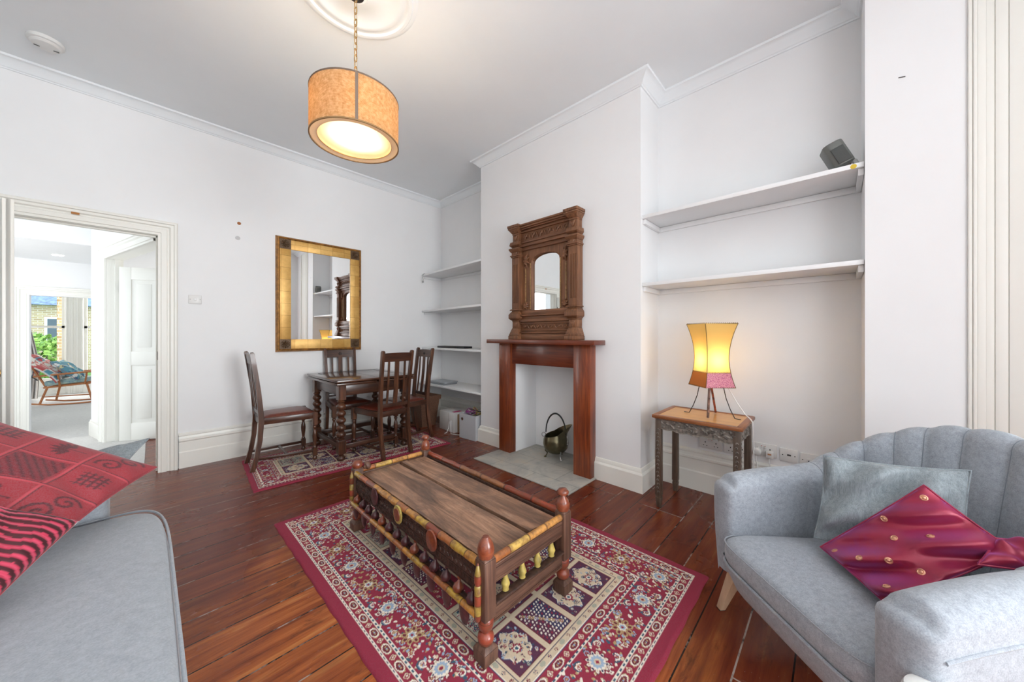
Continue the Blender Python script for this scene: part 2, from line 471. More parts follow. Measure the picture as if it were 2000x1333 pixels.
# panelled door leaf ------------------------------------------------
def door_leaf(name, T, W, H, mat, hinge=True, knob=True, panels=((.1, .95, 1.93), (.1, .22, .78)), handed=1):
    """leaf from x=0 (hinge) to x=W, thickness 0..-.042 in y, moulded panels"""
    b = B(T)
    xs = [0, .105, W / 2 - .05, W / 2 + .05, W - .105, W]
    pz = sorted([(p[1], p[2]) for p in panels])
    t = .042
    b.box(0, W, -t + .010, -.010, 0.006, H)
    for x0, x1 in ((0, .105), (W - .105, W), (W / 2 - .05, W / 2 + .05)):
        b.box(x0, x1, -t, 0, .006, H)
    zz = [.006] + [v for p in pz for v in p] + [H]
    for k in range(0, len(zz), 2):
        b.box(.105, W - .105, -t + .0005, -.0005, zz[k], zz[k + 1])
    o = struct(name, b, mat, bevel=.003)
    for (z0, z1) in pz:
        for x0, x1 in ((.105, W / 2 - .05), (W / 2 + .05, W - .105)):
            for y in (-t + .008, -.012):
                m = B(T); m.box(x0 + .045, x1 - .045, y - .002, y + .006, z0 + .045, z1 - .045); m.obj('panel', mat, o, bevel=.006)
    if hinge:
        for z in (.25, H - .28):
            B(T).box(-.004, .012, -.030, .003, z, z + .085).obj('hinge', M['iron'], o)
    if knob:
        kb = B(T)
        for sgn, y0 in ((-1, -t),):
            kb.lathe([(.024, 0), (.024, .004), (.009, .008), (.009, .03), (.022, .038), (.026, .05), (.018, .06), (0, .063)], 18, Matrix.Translation((W - .055, y0, .98)) @ Matrix.Rotation(-sgn * PI / 2, 4, 'X'))
        kb.obj('door_knob', M['brass'], o)
    return o
th = math.atan2(3.52 - 4.27, -.56 + .775)   # leaf swings into the room
door_leaf('door_1', TR(-.775, 4.265, 0, rz=th), .79, 2.0, M['trim'], panels=((.1, 1.06, 1.86), (.1, .2, .9)))

# ---- landing and far room beyond the doorway
LF = -0.22
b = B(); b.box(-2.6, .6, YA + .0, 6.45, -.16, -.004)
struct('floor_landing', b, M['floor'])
b = B(); b.box(-2.6, -.05, YA + .15, 6.47, -.004, .006)
struct('floor_landing_carpet', b, M['carpet'])
b = B(); b.box(-4.6, .6, 6.45, 14.2, LF - .1, LF)
struct('floor_far', b, M['carpet'])
# diagonal wall with the side doorway: from the right jamb away to the left
P0 = Vector((.03, 4.46)); P1 = Vector((-.505, 6.50)); d = (P1 - P0).normalized(); ang = math.atan2(d.y, d.x)
L = (P1 - P0).length
# local x runs from far end (0) to near end (L), local -y faces the landing (left)
TD = Matrix.Translation((P1.x, P1.y, 0)) @ Matrix.Rotation(ang + PI, 4, 'Z')
s0, s1 = .60, 2.09
b = B(TD); HC = 2.75
b.box(0, s0 - .02, 0, .12, LF, HC); b.box(s0 - .02, L - .02, 0, .12, 2.09, HC)
struct('wall_landing_right', b, M['wall'])
architrave('trim_5', TD, s0, s1, 2.06, wd=.11, right=False)
b = B(TD); b.box(s0 - .02, s0, -.002, .13, 0, 2.08); b.box(s0, s1, -.002, .13, 2.06, 2.09); b.box(s0, s0 + .03, .06, .1, 0, 2.06)
struct('trim_6', b, M['trim'])
b = B(TD); b.box(0, s0 - .11, -.02, 0, 0, .17); b.box(0, s0 - .11, -.012, 0, .17, .19)
struct('baseboard_landing', b, M['trim'], bevel=.004)
door_leaf('door_2', TD @ TR(s0 + .03, .11, 0, rz=R(47)), .76, 1.98, M['trim'], knob=False, panels=((.1, 1.02, 1.84), (.1, .2, .86)))
# enclosing surfaces of the landing
b = B(); b.box(-2.6, 1.5, YA + .14, 8.3, HC, HC + .08)
struct('ceiling_landing', b, M['ceiling'])
b = B(); b.box(.6, .7, YA + .14, 8, -.2, HC); b.box(-.46, .7, 6.5, 6.6, LF, HC)
struct('wall_landing_back', b, M['wall'])
b = B(); b.box(-2.6, -.4, 6.6, 8.34, 2.30, HC)
struct('wall_landing_beam', b, M['wall'])
struct('wall_landing_left', B().box(-2.72, -2.6, YA + .14, 8.34, LF, HC), M['wall'])
YD = 8.34
fx0, fx1, fz = -1.205, -.30, 1.78
b = B(); b.box(-2.6, fx0, YD, YD + .12, LF, HC); b.box(fx1, .6, YD, YD + .12, LF, HC); b.box(fx0, fx1, YD, YD + .12, fz, HC)
struct('wall_landing_far', b, M['wall'])
architrave('trim_7', Matrix.Translation((0, YD, 0)), fx0, fx1, fz, wd=.13, zf=LF)
# far room shell with a bay of two sashes
YW = 13.6
b = B()
W1 = (-2.02, -1.46); W2 = (-1.17, -.50); WZ0, WZ1 = .12, 2.55
b.box(-4.6, W1[0], YW, YW + .15, LF, 2.9); b.box(W1[1], W2[0], YW, YW + .15, LF, 2.9); b.box(W2[1], .6, YW, YW + .15, LF, 2.9)
for a in (W1, W2):
    b.box(a[0], a[1], YW, YW + .15, LF, WZ0); b.box(a[0], a[1], YW, YW + .15, WZ1, 2.9)
struct('wall_far', b, M['trim'])
struct('ceiling_far', B().box(-4.6, .7, YD + .12, YW + .2, 2.9, 3.0), M['ceiling'])
b = B(); b.box(-4.7, -4.6, YD, YW, LF, 2.9); b.box(.6, .7, YD, YW, LF, 2.9)
struct('wall_far_sides', b, M['wall'])
for i, a in enumerate((W1, W2)):
    f = B(Matrix.Translation((a[0], YW + .03, WZ0))); W = a[1] - a[0]; H = WZ1 - WZ0
    for x0, x1, z0, z1 in ((0, .05, 0, H), (W - .05, W, 0, H), (0, W, 0, .06), (0, W, H - .05, H), (0, W, H * .52, H * .52 + .055)):
        f.box(x0, x1, 0, .05, z0, z1)
    o = struct('window_%d' % (i + 3), f, M['trim'])
b = B()   # panelled shutters / pilaster between the two sashes
for x in (-1.45, -1.37, -1.29, -1.215):
    b.box(x, x + .035, YW - .04, YW, LF, 2.7)
b.box(-1.46, -1.17, YW - .02, YW, LF, 2.7)
struct('trim_8', b, M['trim'], bevel=.008)
struct('baseboard_far', B().box(-4.6, .6, YW - .03, YW, LF, LF + .2), M['trim'])
b = B(); b.lathe([(.05, 0), (.05, .006), (.035, .008), (0, .008)], 20, Matrix.Translation((-.885, 7.7, 2.30)) @ Matrix.Rotation(PI, 4, 'X'))
M['lit'] = plain('lit_lamp', (255, 250, 240), 0.5); M['lit'].node_tree.nodes['Principled BSDF'].inputs['Emission Color'].default_value = (1, .95, .85, 1)
M['lit'].node_tree.nodes['Principled BSDF'].inputs['Emission Strength'].default_value = 6
tag(b.obj('downlight', M['lit']), 'small round recessed downlight in the landing ceiling', 'light')

# ================================================================ FITTINGS ON THE WALLS
M['mantel'] = wood('red_stained_pine', (84, 34, 20), (132, 58, 28), (172, 88, 42), axis=2, rough=.3, coat=.3)
M['mantel_h'] = wood('red_stained_pine_across', (76, 30, 20), (112, 50, 28), (146, 72, 40), axis=1, rough=.3, coat=.3)
M['carved'] = wood('brown_carved_oak', (78, 48, 30), (126, 82, 54), (164, 114, 78), axis=2, rough=.5)
M['carved_h'] = wood('brown_carved_oak_across', (78, 48, 30), (122, 78, 50), (158, 108, 74), axis=1, rough=.5)
M['oak'] = wood('dark_oak', (42, 25, 19), (78, 46, 31), (128, 80, 52), axis=2, rough=.3, coat=.25)
M['oak_x'] = wood('dark_oak_x', (38, 22, 17), (70, 40, 27), (108, 66, 43), axis=0, rough=.3, coat=.25)
M['oak_y'] = wood('dark_oak_y', (38, 22, 17), (66, 38, 26), (104, 62, 40), axis=1, rough=.3, coat=.25)
M['leather'] = plain('brown_leather', (104, 48, 34), .32, noise=.15, bump=.25, nscale=60)

# hearth and fireplace surround
hb = B(); hb.box(2.145, 2.895, RY0 + .005, RY1 - .005, .0, .012); hb.box(2.145, 2.545, 1.452, 2.55, .0, .012)
tag(B().prism([(2.145, 1.452), (2.572, 1.452), (2.572, RY0 + .004), (2.897, RY0 + .004), (2.897, RY1 - .004), (2.572, RY1 - .004), (2.572, 2.55), (2.145, 2.55)], 0.0005, .012).obj('hearth', M['stone'], bevel=.003),
    'grey stone slab hearth set into the floorboards under the fireplace', 'hearth')
fp = thing('fireplace_surround', 'plain red-brown stained wooden fireplace surround with mantel shelf', 'fireplace', (XB, 2.0, .012))
def fo(b, n, m='mantel', **k): return b.obj(n, M[m], fp, **k)
for y0, y1 in ((.39, .545), (-.53, -.365)):
    fo(B().box(-.088, -.001, y0, y1, 0, 1.11), 'leg', bevel=.003)
fo(B().box(-.055, -.001, -.365, .39, .905, 1.11), 'lintel', 'mantel_h', bevel=.003)
fo(B().box(-.185, -.001, -.62, .635, 1.11, 1.15), 'mantel_shelf', 'mantel_h', bevel=.004)

# carved overmantel mirror -----------------------------------------
om = thing('overmantel_mirror', 'carved brown wooden overmantel mirror with fluted pilasters and arched glass', 'mirror', (XB - .01, 1.972, 1.163))
om.scale = (1, .925, 1)
def oo(b, n, m='carved', par=None, **k): return b.obj(n, M[m], par or om, **k)
HW = .435
# profile helper: stepped box column; local x is outward (negative = towards room)
def steps(b, yc, prof):
    """prof: list of (half width, depth, z0, z1[, half width top, depth top])"""
    for p in prof:
        hw, dp, z0, z1 = p[:4]; hw1 = p[4] if len(p) > 4 else hw; dp1 = p[5] if len(p) > 5 else dp
        b.hexa([(-dp, yc - hw), (0, yc - hw), (0, yc + hw), (-dp, yc + hw)], z0, [(-dp1, yc - hw1), (0, yc - hw1), (0, yc + hw1), (-dp1, yc + hw1)], z1)
    return b
for sg in (-1, 1):
    yc = sg * .362
    b = steps(B(), yc, [(.072, .12, 0, .035), (.068, .115, .035, .05), (.066, .112, .05, .11, .045, .09), (.045, .085, .11, .175), (.047, .088, .175, .185),
                        (.048, .09, .185, .205, .070, .118), (.070, .118, .205, .245), (.070, .118, .245, .275, .05, .095), (.066, .112, .285, .298, .058, .1), (.050, .09, .275, .285)])
    oo(b, 'pilaster_base', bevel=.004)
    b = steps(B(), yc, [(.050, .085, .298, .81)])
    for k in (-1, 0, 1):   # reeds between the flutes
        b.box(-.091, -.08, yc + k * .026 - .006, yc + k * .026 + .006, .36, .74)
        b.box(-.091, -.08, yc + k * .026 - .013, yc + k * .026 - .010, .36, .74)
    oo(b, 'pilaster', bevel=.002)
    b = steps(B(), yc, [(.056, .095, .81, .822), (.062, .105, .822, .835), (.052, .09, .835, .86), (.054, .092, .86, .885, .07, .115), (.07, .115, .885, .9),
                        (.050, .085, .9, .915), (.052, .09, .915, .93, .066, .112), (.066, .112, .93, .965, .062, .1), (.044, .08, .965, 1.035), (.046, .085, 1.035, 1.05),
                        (.048, .088, 1.05, 1.085, .070, .12), (.074, .125, 1.085, 1.10), (.078, .13, 1.10, 1.125)])
    oo(b, 'capital', bevel=.003)
    # acanthus carving on the pilaster neck and pedestal (relief)
    for zc in (1.0, .142, .848):
        b = B()
        for k in range(5):
            a = (k - 2) * .5
            P = [(-.083 - .008 * math.sin(t * PI), yc + math.sin(a) * .03 * t, zc - .026 + t * .052) for t in [i / 6 for i in range(7)]]
            b.tube(P, [.004 + .004 * math.sin(i / 6 * PI) for i in range(7)], 6)
        oo(b, 'carved_leaf')
# horizontals
IN = .292
b = B()
b.box(-.075, 0, -IN - .03, IN + .03, 0, .05); b.box(-.062, 0, -IN - .03, IN + .03, .05, .075); b.box(-.085, 0, -IN - .03, IN + .03, .062, .074)
b.box(-.05, 0, -IN - .03, IN + .03, .075, .185); b.box(-.065, 0, -IN - .03, IN + .03, .082, .092); b.box(-.068, 0, -IN - .03, IN + .03, .150, .162)
b.box(-.078, 0, -IN - .03, IN + .03, .17, .195); b.box(-.06, 0, -IN - .03, IN + .03, .195, .225); b.box(-.085, 0, -IN - .03, IN + .03, .225, .24); b.box(-.065, 0, -IN - .03, IN + .03, .24, .282)
oo(b, 'bottom_rail', 'carved_h', bevel=.003)
b = B()
b.box(-.055, 0, -IN - .03, IN + .03, .87, .905); b.box(-.075, 0, -IN - .03, IN + .03, .905, .925); b.box(-.06, 0, -IN - .03, IN + .03, .925, .94)
b.box(-.07, 0, -IN - .03, IN + .03, .94, .955); b.box(-.048, 0, -IN - .03, IN + .03, .955, 1.045); b.box(-.066, 0, -IN - .03, IN + .03, 1.045, 1.055)
b.box(-.058, 0, -IN - .03, IN + .03, 1.055, 1.07); b.box(-.08, 0, -IN - .03, IN + .03, 1.07, 1.082); b.box(-.095, 0, -IN - .03, IN + .03, 1.082, 1.10); b.box(-.105, 0, -IN - .03, IN + .03, 1.10, 1.118)
oo(b, 'top_rail', 'carved_h', bevel=.003)
# carved friezes: running scrolls
def frieze(z0, z1, x, y0, y1, n):
    b = B(); zc = (z0 + z1) / 2; hh = (z1 - z0) / 2
    st = (y1 - y0) / n
    for k in range(n):
        yc = y0 + st * (k + .5); sg = 1 if k % 2 else -1
        P = []; rr = []
        for i in range(15):
            t = i / 14; a = t * 4.2; r = hh * (1 - t * .8)
            P.append((x - .004, yc + sg * (r * math.cos(a)) * .62, zc + r * math.sin(a) * .85)); rr.append(.0055 * (1 - .4 * t))
        b.tube(P, rr, 6)
        b.tube([(x - .003, yc - st * .5, zc - sg * hh * .6), (x - .008, yc - st * .25, zc), (x - .003, yc, zc + sg * hh * .7)], [.003, .007, .003], 6)
        b.lathe([(.0, .006), (.006, .003), (.007, 0)], 8, Matrix.Translation((x, yc, zc + sg * hh * .2)) @ Matrix.Rotation(-PI / 2, 4, 'Y'))
    return b
oo(frieze(.96, 1.04, -.05, -IN + .01, IN - .01, 11), 'carved_frieze')
oo(frieze(.096, .148, -.052, -IN + .01, IN - .01, 13), 'carved_frieze')
# inner panel with arched opening + mirror
gw, gz0, gz1 = .185, .285, .835
def arch_pts(hw, z0, zs, zt, n=12):
    """closed outline from bottom-left over the arch to bottom-right; zs springing, zt crown"""
    P = [(-hw, z0), (-hw, zs)]
    for i in range(1, n):
        a = PI - PI * i / n
        P.append((hw * math.cos(a) * (1), zs + (zt - zs) * (math.sin(a) ** .8)))
    P += [(hw, zs), (hw, z0)]
    return P
A1 = arch_pts(gw, gz0, .73, .82)
b = B(); n = len(A1)
outer = []
for (y, z) in A1:
    outer.append((-IN - .02 if y < -gw + 1e-4 else (IN + .02 if y > gw - 1e-4 else y * (IN + .02) / gw), z if z <= .7301 else .88))
outer[1] = (-IN - .02, .73); outer[-2] = (IN + .02, .73)
rowsF = [[(-.035, y, z) for y, z in A1], [(-.035, y, z) for y, z in outer]]
b.grid(rowsF); b.grid([[(-.035, y, z) for y, z in A1], [(-.012, y, z) for y, z in A1]])
b.box(-.008, 0, -IN - .02, IN + .02, gz0 - .02, .89)
b.box(-.035, -.012, -IN - .02, -gw, gz0 - .02, gz0 + .0); b.box(-.035, -.012, gw, IN + .02, gz0 - .02, gz0)
oo(b, 'arched_panel')
b = B(); pts = arch_pts(gw + .002, gz0 - .002, .73, .822)
bb = b.addv([(-.013, y, z) for y, z in pts]); b.f.append([bb + i for i in range(len(pts))])
bb = b.addv([(-.0105, y, z) for y, z in pts]); b.f.append([bb + i for i in range(len(pts))][::-1])
oo(b, 'mirror_glass', 'mirror', smooth=0)
b = B(); b.tube([(-.036, y, z) for y, z in A1], .006, 8)
oo(b, 'glass_bead')
M['gilt'] = plain('worn_gilt', (206, 176, 120), .4, .5, noise=.15)
for sg in (-1, 1):
    for yy in (gw + .006, IN - .036):
        b = B()
        for k in range(38):
            z = .30 + k * .0118
            if yy > .2 and (z > .70 or z < .34): continue
            b.lathe([(0, -.0055), (.0045, -.003), (.0045, .003), (0, .0055)], 6, Matrix.Translation((-.042, sg * yy, z)) @ Matrix.Rotation(.6, 4, 'X'))
        oo(b, 'rope_moulding', 'gilt')
    # corner brackets
    for zc, up in ((.77, 1), (.33, -1)):
        b = B(); yc = sg * (IN - .045)
        for k in range(7):
            a = k * 2 * PI / 7
            b.tube([(-.040, yc, zc), (-.052, yc + math.cos(a) * .022, zc + math.sin(a) * .03 * (1.3 if up > 0 else .8)), (-.040, yc + math.cos(a) * .042, zc + math.sin(a) * .052 * (1.3 if up > 0 else .7))], [.012, .011, .004], 6)
        b.lathe([(0, .02), (.014, .014), (.018, 0)], 10, Matrix.Translation((-.04, yc, zc)) @ Matrix.Rotation(-PI / 2, 4, 'Y'))
        oo(b, 'carved_bracket')

# shelves ----------------------------------------------------------
def shelf_board(name, poly, z, label, t=.024):
    s = thing(name, label, 'shelf', (0, 0, 0), group=None)
    B().prism(poly, z - t, z).obj('board', M['shelf'], s, bevel=.0015)
    return s
LP = [(2.66, YA - .002), (2.572, 2.934), (XL - .002, 2.934), (XL - .002, YA - .002)]
LPb = [(2.60, YA - .002), (2.572, 2.934), (XL - .002, 2.934), (XL - .002, YA - .002)]
for z, lab, hook in ((2.075, 'topmost white shelf in the narrow alcove beside the gilt mirror, empty', 1), (1.56, 'second white shelf from the top in the narrow alcove, empty', 0),
                     (1.035, 'white shelf in the narrow alcove carrying a slim black box', 0), (.545, 'lowest white shelf in the narrow alcove, over the floor boxes', 0)):
    s = shelf_board('alcove_shelf', LP if z > .6 else LPb, z, lab)
    b = B(); b.box(2.70, XL - .002, YA - .022, YA - .002, z - .059, z - .025); b.box(XL - .022, XL - .002, 2.936, YA - .022, z - .059, z - .025)
    b.box(2.60, XL - .022, 2.936, 2.956, z - .059, z - .025)
    b.obj('batten', M['shelf'], s, bevel=.001)
for z, lab in ((2.125, 'upper long white shelf in the wide alcove, with a small grey speaker on it'), (1.605, 'lower long white shelf in the wide alcove above the lamp, empty')):
    x0 = XB + .02
    s = shelf_board('alcove_shelf', [(x0, -.108), (XR - .002, -.108), (XR - .002, 1.083), (x0, 1.083)], z, lab, t=.026)
    b = B(); b.box(x0 + .02, XR - .002, 1.062, 1.083, z - .064, z - .027); b.box(x0 + .02, XR - .002, -.108, -.086, z - .064, z - .027)
    b.box(XR - .022, XR - .002, -.086, 1.062, z - .064, z - .027)
    b.obj('batten', M['shelf'], s, bevel=.001)
# thin cable hanging over the end of the top shelf
b = B(); P = [(2.70, 4.24, 2.078), (2.665, 4.245, 2.082), (2.645, 4.25, 2.07), (2.64, 4.25, 2.03), (2.645, 4.245, 1.99), (2.64, 4.25, 1.962), (2.65, 4.26, 1.955), (2.655, 4.25, 1.968)]
b.tube(P, .004, 6); b.lathe([(.008, -.015), (.011, 0), (.008, .012), (0, .014)], 10, Matrix.Translation((2.643, 4.248, 1.965)))
tag(b.obj('hanging_cable', plain('grey_cable', (150, 148, 145), .5)), 'short grey cable hanging over the end of the topmost narrow shelf', 'cable')
# slim black box + grey folders
bx = B(); bx.box(2.70, 2.84, 3.40, 3.98, 1.0355, 1.062)
o = tag(bx.obj('slim_black_box', plain('black_plastic', (38, 38, 40), .35), bevel=.004), 'slim black electronic box lying on the narrow alcove shelf', 'media box')
B().box(2.698, 2.7005, 3.42, 3.56, 1.042, 1.056).obj('front_panel', plain('black_gloss', (20, 22, 24), .15), o)
M['silver'] = plain('silver_grey', (150, 154, 158), .35, .4)
tag(B().box(2.63, 2.86, 3.74, 4.10, .5455, .566).obj('grey_laptop', M['silver'], bevel=.006), 'grey folded laptop at the bottom of the pile on the lowest narrow shelf', 'laptop')
tag(B(TR(2.75, 3.90, .5665, rz=.06)).box(-.12, .11, -.17, .17, 0, .018).obj('grey_laptop', plain('grey_laptop_lid', (176, 180, 184), .4, .3), bevel=.006), 'thin light grey laptop on top of the pile on the lowest narrow shelf', 'laptop')

# speaker on the upper shelf
sp = thing('speaker', 'small dark grey speaker tilted on the end of the upper long shelf', 'speaker', (2.66, .0, 2.1255))
TS = TR(0, 0, .085, rx=R(-24), rz=R(12))
M['spk'] = plain('dark_grey_plastic', (104, 106, 102), .45); M['spk2'] = plain('speaker_grille', (74, 76, 74), .7, bump=.5, nscale=500)
b = B(TS); b.prism([(-.045, -.045), (.05, -.04), (.05, .04), (-.045, .045), (-.062, .025), (-.062, -.025)], -.07, .07)
b.obj('cabinet', M['spk'], sp, bevel=.008)
b = B(TS); b.box(-.066, -.060, -.028, .028, -.062, .03); b.obj('grille', M['spk2'], sp, bevel=.003)
b = B(TS)
for k in range(5): b.box(-.03 + k * .016, -.022 + k * .016, -.047, -.041, -.068, .068)
b.obj('rib', M['spk'], sp)
b = B(); b.tube([(.0, -.045, .06), (0, -.075, .035), (0, -.085, .008)], .012, 10); b.lathe([(.03, 0), (.03, .006), (.018, .01), (.0, .01)], 16, TR(0, -.085, .001))
b.obj('bracket', plain('grey_plastic', (186, 186, 182), .4), sp)
tag(B(TR(2.596, -.068, 2.11, ry=R(-90))).lathe([(.013, 0), (.013, .001), (0, .0014)], 14).obj('round_sticker', plain('yellow_sticker', (222, 190, 50), .5)), 'tiny round yellow sticker on the front edge of the upper long shelf', 'sticker')

# gilt wall mirror -------------------------------------------------
gm = thing('wall_mirror', 'large rectangular mirror with a gilt leaf frame on the back wall', 'mirror', (1.345, YA, 1.645))
W2_, H2_ = .447, .62
def gilt_material():
    t = NT('gold_leaf_squares')
    br = t.node('ShaderNodeTexBrick'); t.link(t.coords((1, 1, 1), (.02, .03, 0), (R(90), 0, 0)), br.inputs['Vector'])
    br.offset = 0.0; br.inputs['Scale'].default_value = 1; br.inputs['Brick Width'].default_value = .128; br.inputs['Row Height'].default_value = .128
    br.inputs['Mortar Size'].default_value = .0012
    br.inputs['Color1'].default_value = lin((206, 158, 82)); br.inputs['Color2'].default_value = lin((232, 188, 112)); br.inputs['Mortar'].default_value = lin((138, 96, 36))
    n = t.noise(t.coords(), 14, 5, .65)
    t.base(t.mix(t.ramp(n.outputs[0], [(.35, (0, 0, 0, 1)), (.75, (.5, .5, .5, 1))]), br.outputs['Color'], lin((170, 122, 48))))
    t.bump(n.outputs[0], .15, .002); t.set(Roughness=.42, Metallic=.35); return t.m
M['gold'] = gilt_material(); M['gold_edge'] = plain('antique_gold_edge', (150, 104, 50), .4, .4, noise=.25, nscale=30)
M['bronze'] = plain('dark_bronze_carving', (92, 68, 44), .45, .3)
# angled outer edge, back board
prof = [(0, 0), (0, -.012), (-.006, -.032), (-.014, -.046), (-.024, -.050), (-.028, -.044), (-.034, -.040), (-.034, -.006)]
b = B(); rows = []
for cx, cz in ((-1, -1), (-1, 1), (1, 1), (1, -1)):
    rows.append([(cx * (W2_ + o), y, cz * (H2_ + o)) for o, y in prof])
b.grid(rows, closed_u=True); b.obj('outer_moulding', M['gold_edge'], gm, smooth=20)
fw = .135
b = B()
for x0, x1, z0, z1 in ((-W2_ + .03, -W2_ + fw, -H2_ + fw, H2_ - fw), (W2_ - fw, W2_ - .03, -H2_ + fw, H2_ - fw), (-W2_ + fw, W2_ - fw, H2_ - fw, H2_ - .03), (-W2_ + fw, W2_ - fw, -H2_ + .03, -H2_ + fw)):
    b.box(x0, x1, -.040, -.004, z0, z1)
b.obj('gilt_panel', M['gold'], gm, bevel=.002)
for sx in (-1, 1):
    for sz in (-1, 1):
        cx, cz = sx * (W2_ - .0825), sz * (H2_ - .0825)
        b = B(TR(cx, -.041, cz, rx=R(90))); b.box(-.0525, .0525, -.0525, .0525, -.036, .001)
        for k in range(8):
            a = k * PI / 4
            b.tube([(math.cos(a) * .008, math.sin(a) * .008, .003), (math.cos(a) * .026, math.sin(a) * .026, .008), (math.cos(a) * .044, math.sin(a) * .044, .002)], [.005, .008, .002], 6)
            a += PI / 8
            b.lathe([(0, .006), (.005, .003), (.006, 0)], 8, TR(math.cos(a) * .04, math.sin(a) * .04, .001))
        b.lathe([(0, .014), (.008, .010), (.011, .002)], 12)
        b.obj('carved_corner', M['bronze'], gm)
B(TR(0, -.024, 0, rx=R(.3), rz=R(.3))).box(-W2_ + fw - .005, W2_ - fw + .005, -.002, .004, -H2_ + fw - .005, H2_ - fw + .005).obj('mirror_glass', M['mirror'], gm)

# switch, sockets --------------------------------------------------
sw = tag(B().box(.229, .319, YA - .010, YA, 1.495, 1.575).obj('light_switch', M['plastic'], bevel=.004), 'white plastic light switch on the back wall beside the doorway', 'light switch')
B().box(.265, .283, YA - .015, YA - .009, 1.523, 1.547).obj('rocker', M['plastic'], sw, bevel=.002)
for x in (.240, .308): B(TR(x, YA - .010, 1.535, rx=R(90))).lathe([(.003, 0), (.003, .0012), (0, .0014)], 10).obj('screw', M['spk'], sw)
def plate(name, y0, y1, zc, label, kind):
    """socket plate on the alcove wall, spanning y0..y1"""
    X = XR; o = tag(B().box(X - .011, X, y0, y1, zc - .043, zc + .043).obj(name, M['plastic'], bevel=.004), label, 'socket')
    yc = (y0 + y1) / 2
    if kind == 'double':
        for s in (-1, 1):
            c = yc + s * .036
            b = B(); b.box(X - .0116, X - .0105, c - .003, c + .003, zc + .002, zc + .012); b.box(X - .0116, X - .0105, c - .014, c - .008, zc - .02, zc - .015); b.box(X - .0116, X - .0105, c + .008, c + .014, zc - .02, zc - .015)
            b.obj('pin_hole', M['dark'], o)
            B().box(X - .015, X - .010, yc + s * .010 - .007, yc + s * .010 + .007, zc + .012, zc + .03).obj('rocker', M['plastic'], o, bevel=.001)
            B().box(X - .0156, X - .0148, yc + s * .010 - .004, yc + s * .010 + .004, zc + .0265, zc + .029).obj('red_mark', plain('red_mark', (190, 50, 50), .5), o)
    elif kind == 'phone':
        B().box(X - .0120, X - .0105, yc - .012, yc + .008, zc - .003, zc + .008).obj('slot', M['spk2'], o)
    elif kind == 'aerial':
        B().box(X - .0175, X - .0105, yc - .012, yc + .012, zc - .008, zc + .013).obj('shutter', M['plastic'], o, bevel=.001)
        B().box(X - .0180, X - .0170, yc - .009, yc + .006, zc - .006, zc + .001).obj('slot', M['dark'], o)
    if kind != 'double':
        for s in (-1, 1):
            B(TR(X - .0105, yc + s * .032, zc, ry=R(-90))).lathe([(.0032, 0), (.0032, .001), (0, .0012)], 10).obj('screw', M['dark'], o)
    return o
plate('wall_socket', .614, .769, .378, 'white double wall socket seen between the legs under the carved side table', 'double')
plate('wall_socket', .448, .603, .372, 'white double wall socket mostly hidden behind the right front leg of the side table', 'double')
plate('wall_socket', .290, .440, .408, 'white double wall socket holding two plugs, right of the side table', 'double')
plate('wall_socket', .182, .276, .400, 'white telephone socket between the double socket and the rightmost plate', 'phone')
plate('wall_socket', .080, .172, .392, 'rightmost white wall plate, with a small black opening, above the armchair arm', 'aerial')
def plug(y, z, rr, label, rnd):
    o = B(TR(XR - .012, y, z, ry=R(-90)))
    if rnd: o.lathe([(rr, 0), (rr, .022), (rr - .006, .030), (rr * .55, .033), (0, .033)], 24)
    else: o.hexa([(-.026, -.022), (.022, -.022), (.026, .0), (.022, .022), (-.026, .022)], 0, [(-.022, -.019), (.018, -.019), (.021, 0), (.018, .019), (-.022, .019)], .034)
    return tag(o.obj('plug', M['plastic'], bevel=0 if rnd else .004), label, 'plug')
p1 = plug(.402, .392, .027, 'round white power plug in the left half of the double socket', True)
p2 = plug(.328, .386, .024, 'square white power plug with a tan label in the right half of the double socket', False)
B(TR(XR - .0465, .328, .392, ry=R(-90))).box(-.005, .005, -.010, .010, 0, .001).obj('fuse_label', plain('tan_label', (196, 140, 96), .6), p2)
for y, lab in ((.402, 'white flex dropping from the round plug'), (.328, 'white flex dropping from the square plug')):
    b = B(); b.tube([(XR - .035, y, .365), (XR - .045, y + .002, .34), (XR - .05, y - .01, .28), (XR - .06, y - .03, .15), (XR - .05, y - .06, .02), (XR - .05, y - .14, .006)], .0035, 6)
    tag(b.obj('power_cord', M['plastic']), lab, 'cord')
# small marks on the walls
tag(B(TR(.596, YA, 2.318, rx=R(90))).lathe([(.016, 0), (.014, .002), (0, .002)], 9).obj('wall_plug_hole', plain('bare_plaster', (170, 110, 70), .9)), 'small chipped brown screw hole high on the back wall left of the gilt mirror', 'wall mark')
tag(B(TR(.585, YA, 2.17, rx=R(90))).lathe([(.02, 0), (.018, .0015), (0, .0015)], 14).obj('filler_spot', plain('filler', (205, 205, 205), .9)), 'small round filler spot on the back wall below the screw hole', 'wall mark')
tag(B(TR(XB, -.238, 2.49, rx=.2)).box(-.003, 0, -.012, .012, -.0015, .0015).obj('wall_nail', M['iron']), 'tiny dark nail in the white pier beside the bay', 'nail')
tag(B(TR(-.41, YA - .028, 2.15)).box(-.02, .02, -.004, .0, -.008, .008).obj('paint_chip', plain('bare_wood', (176, 116, 60), .7)), 'chipped patch of bare wood on the door head moulding', 'wall mark')

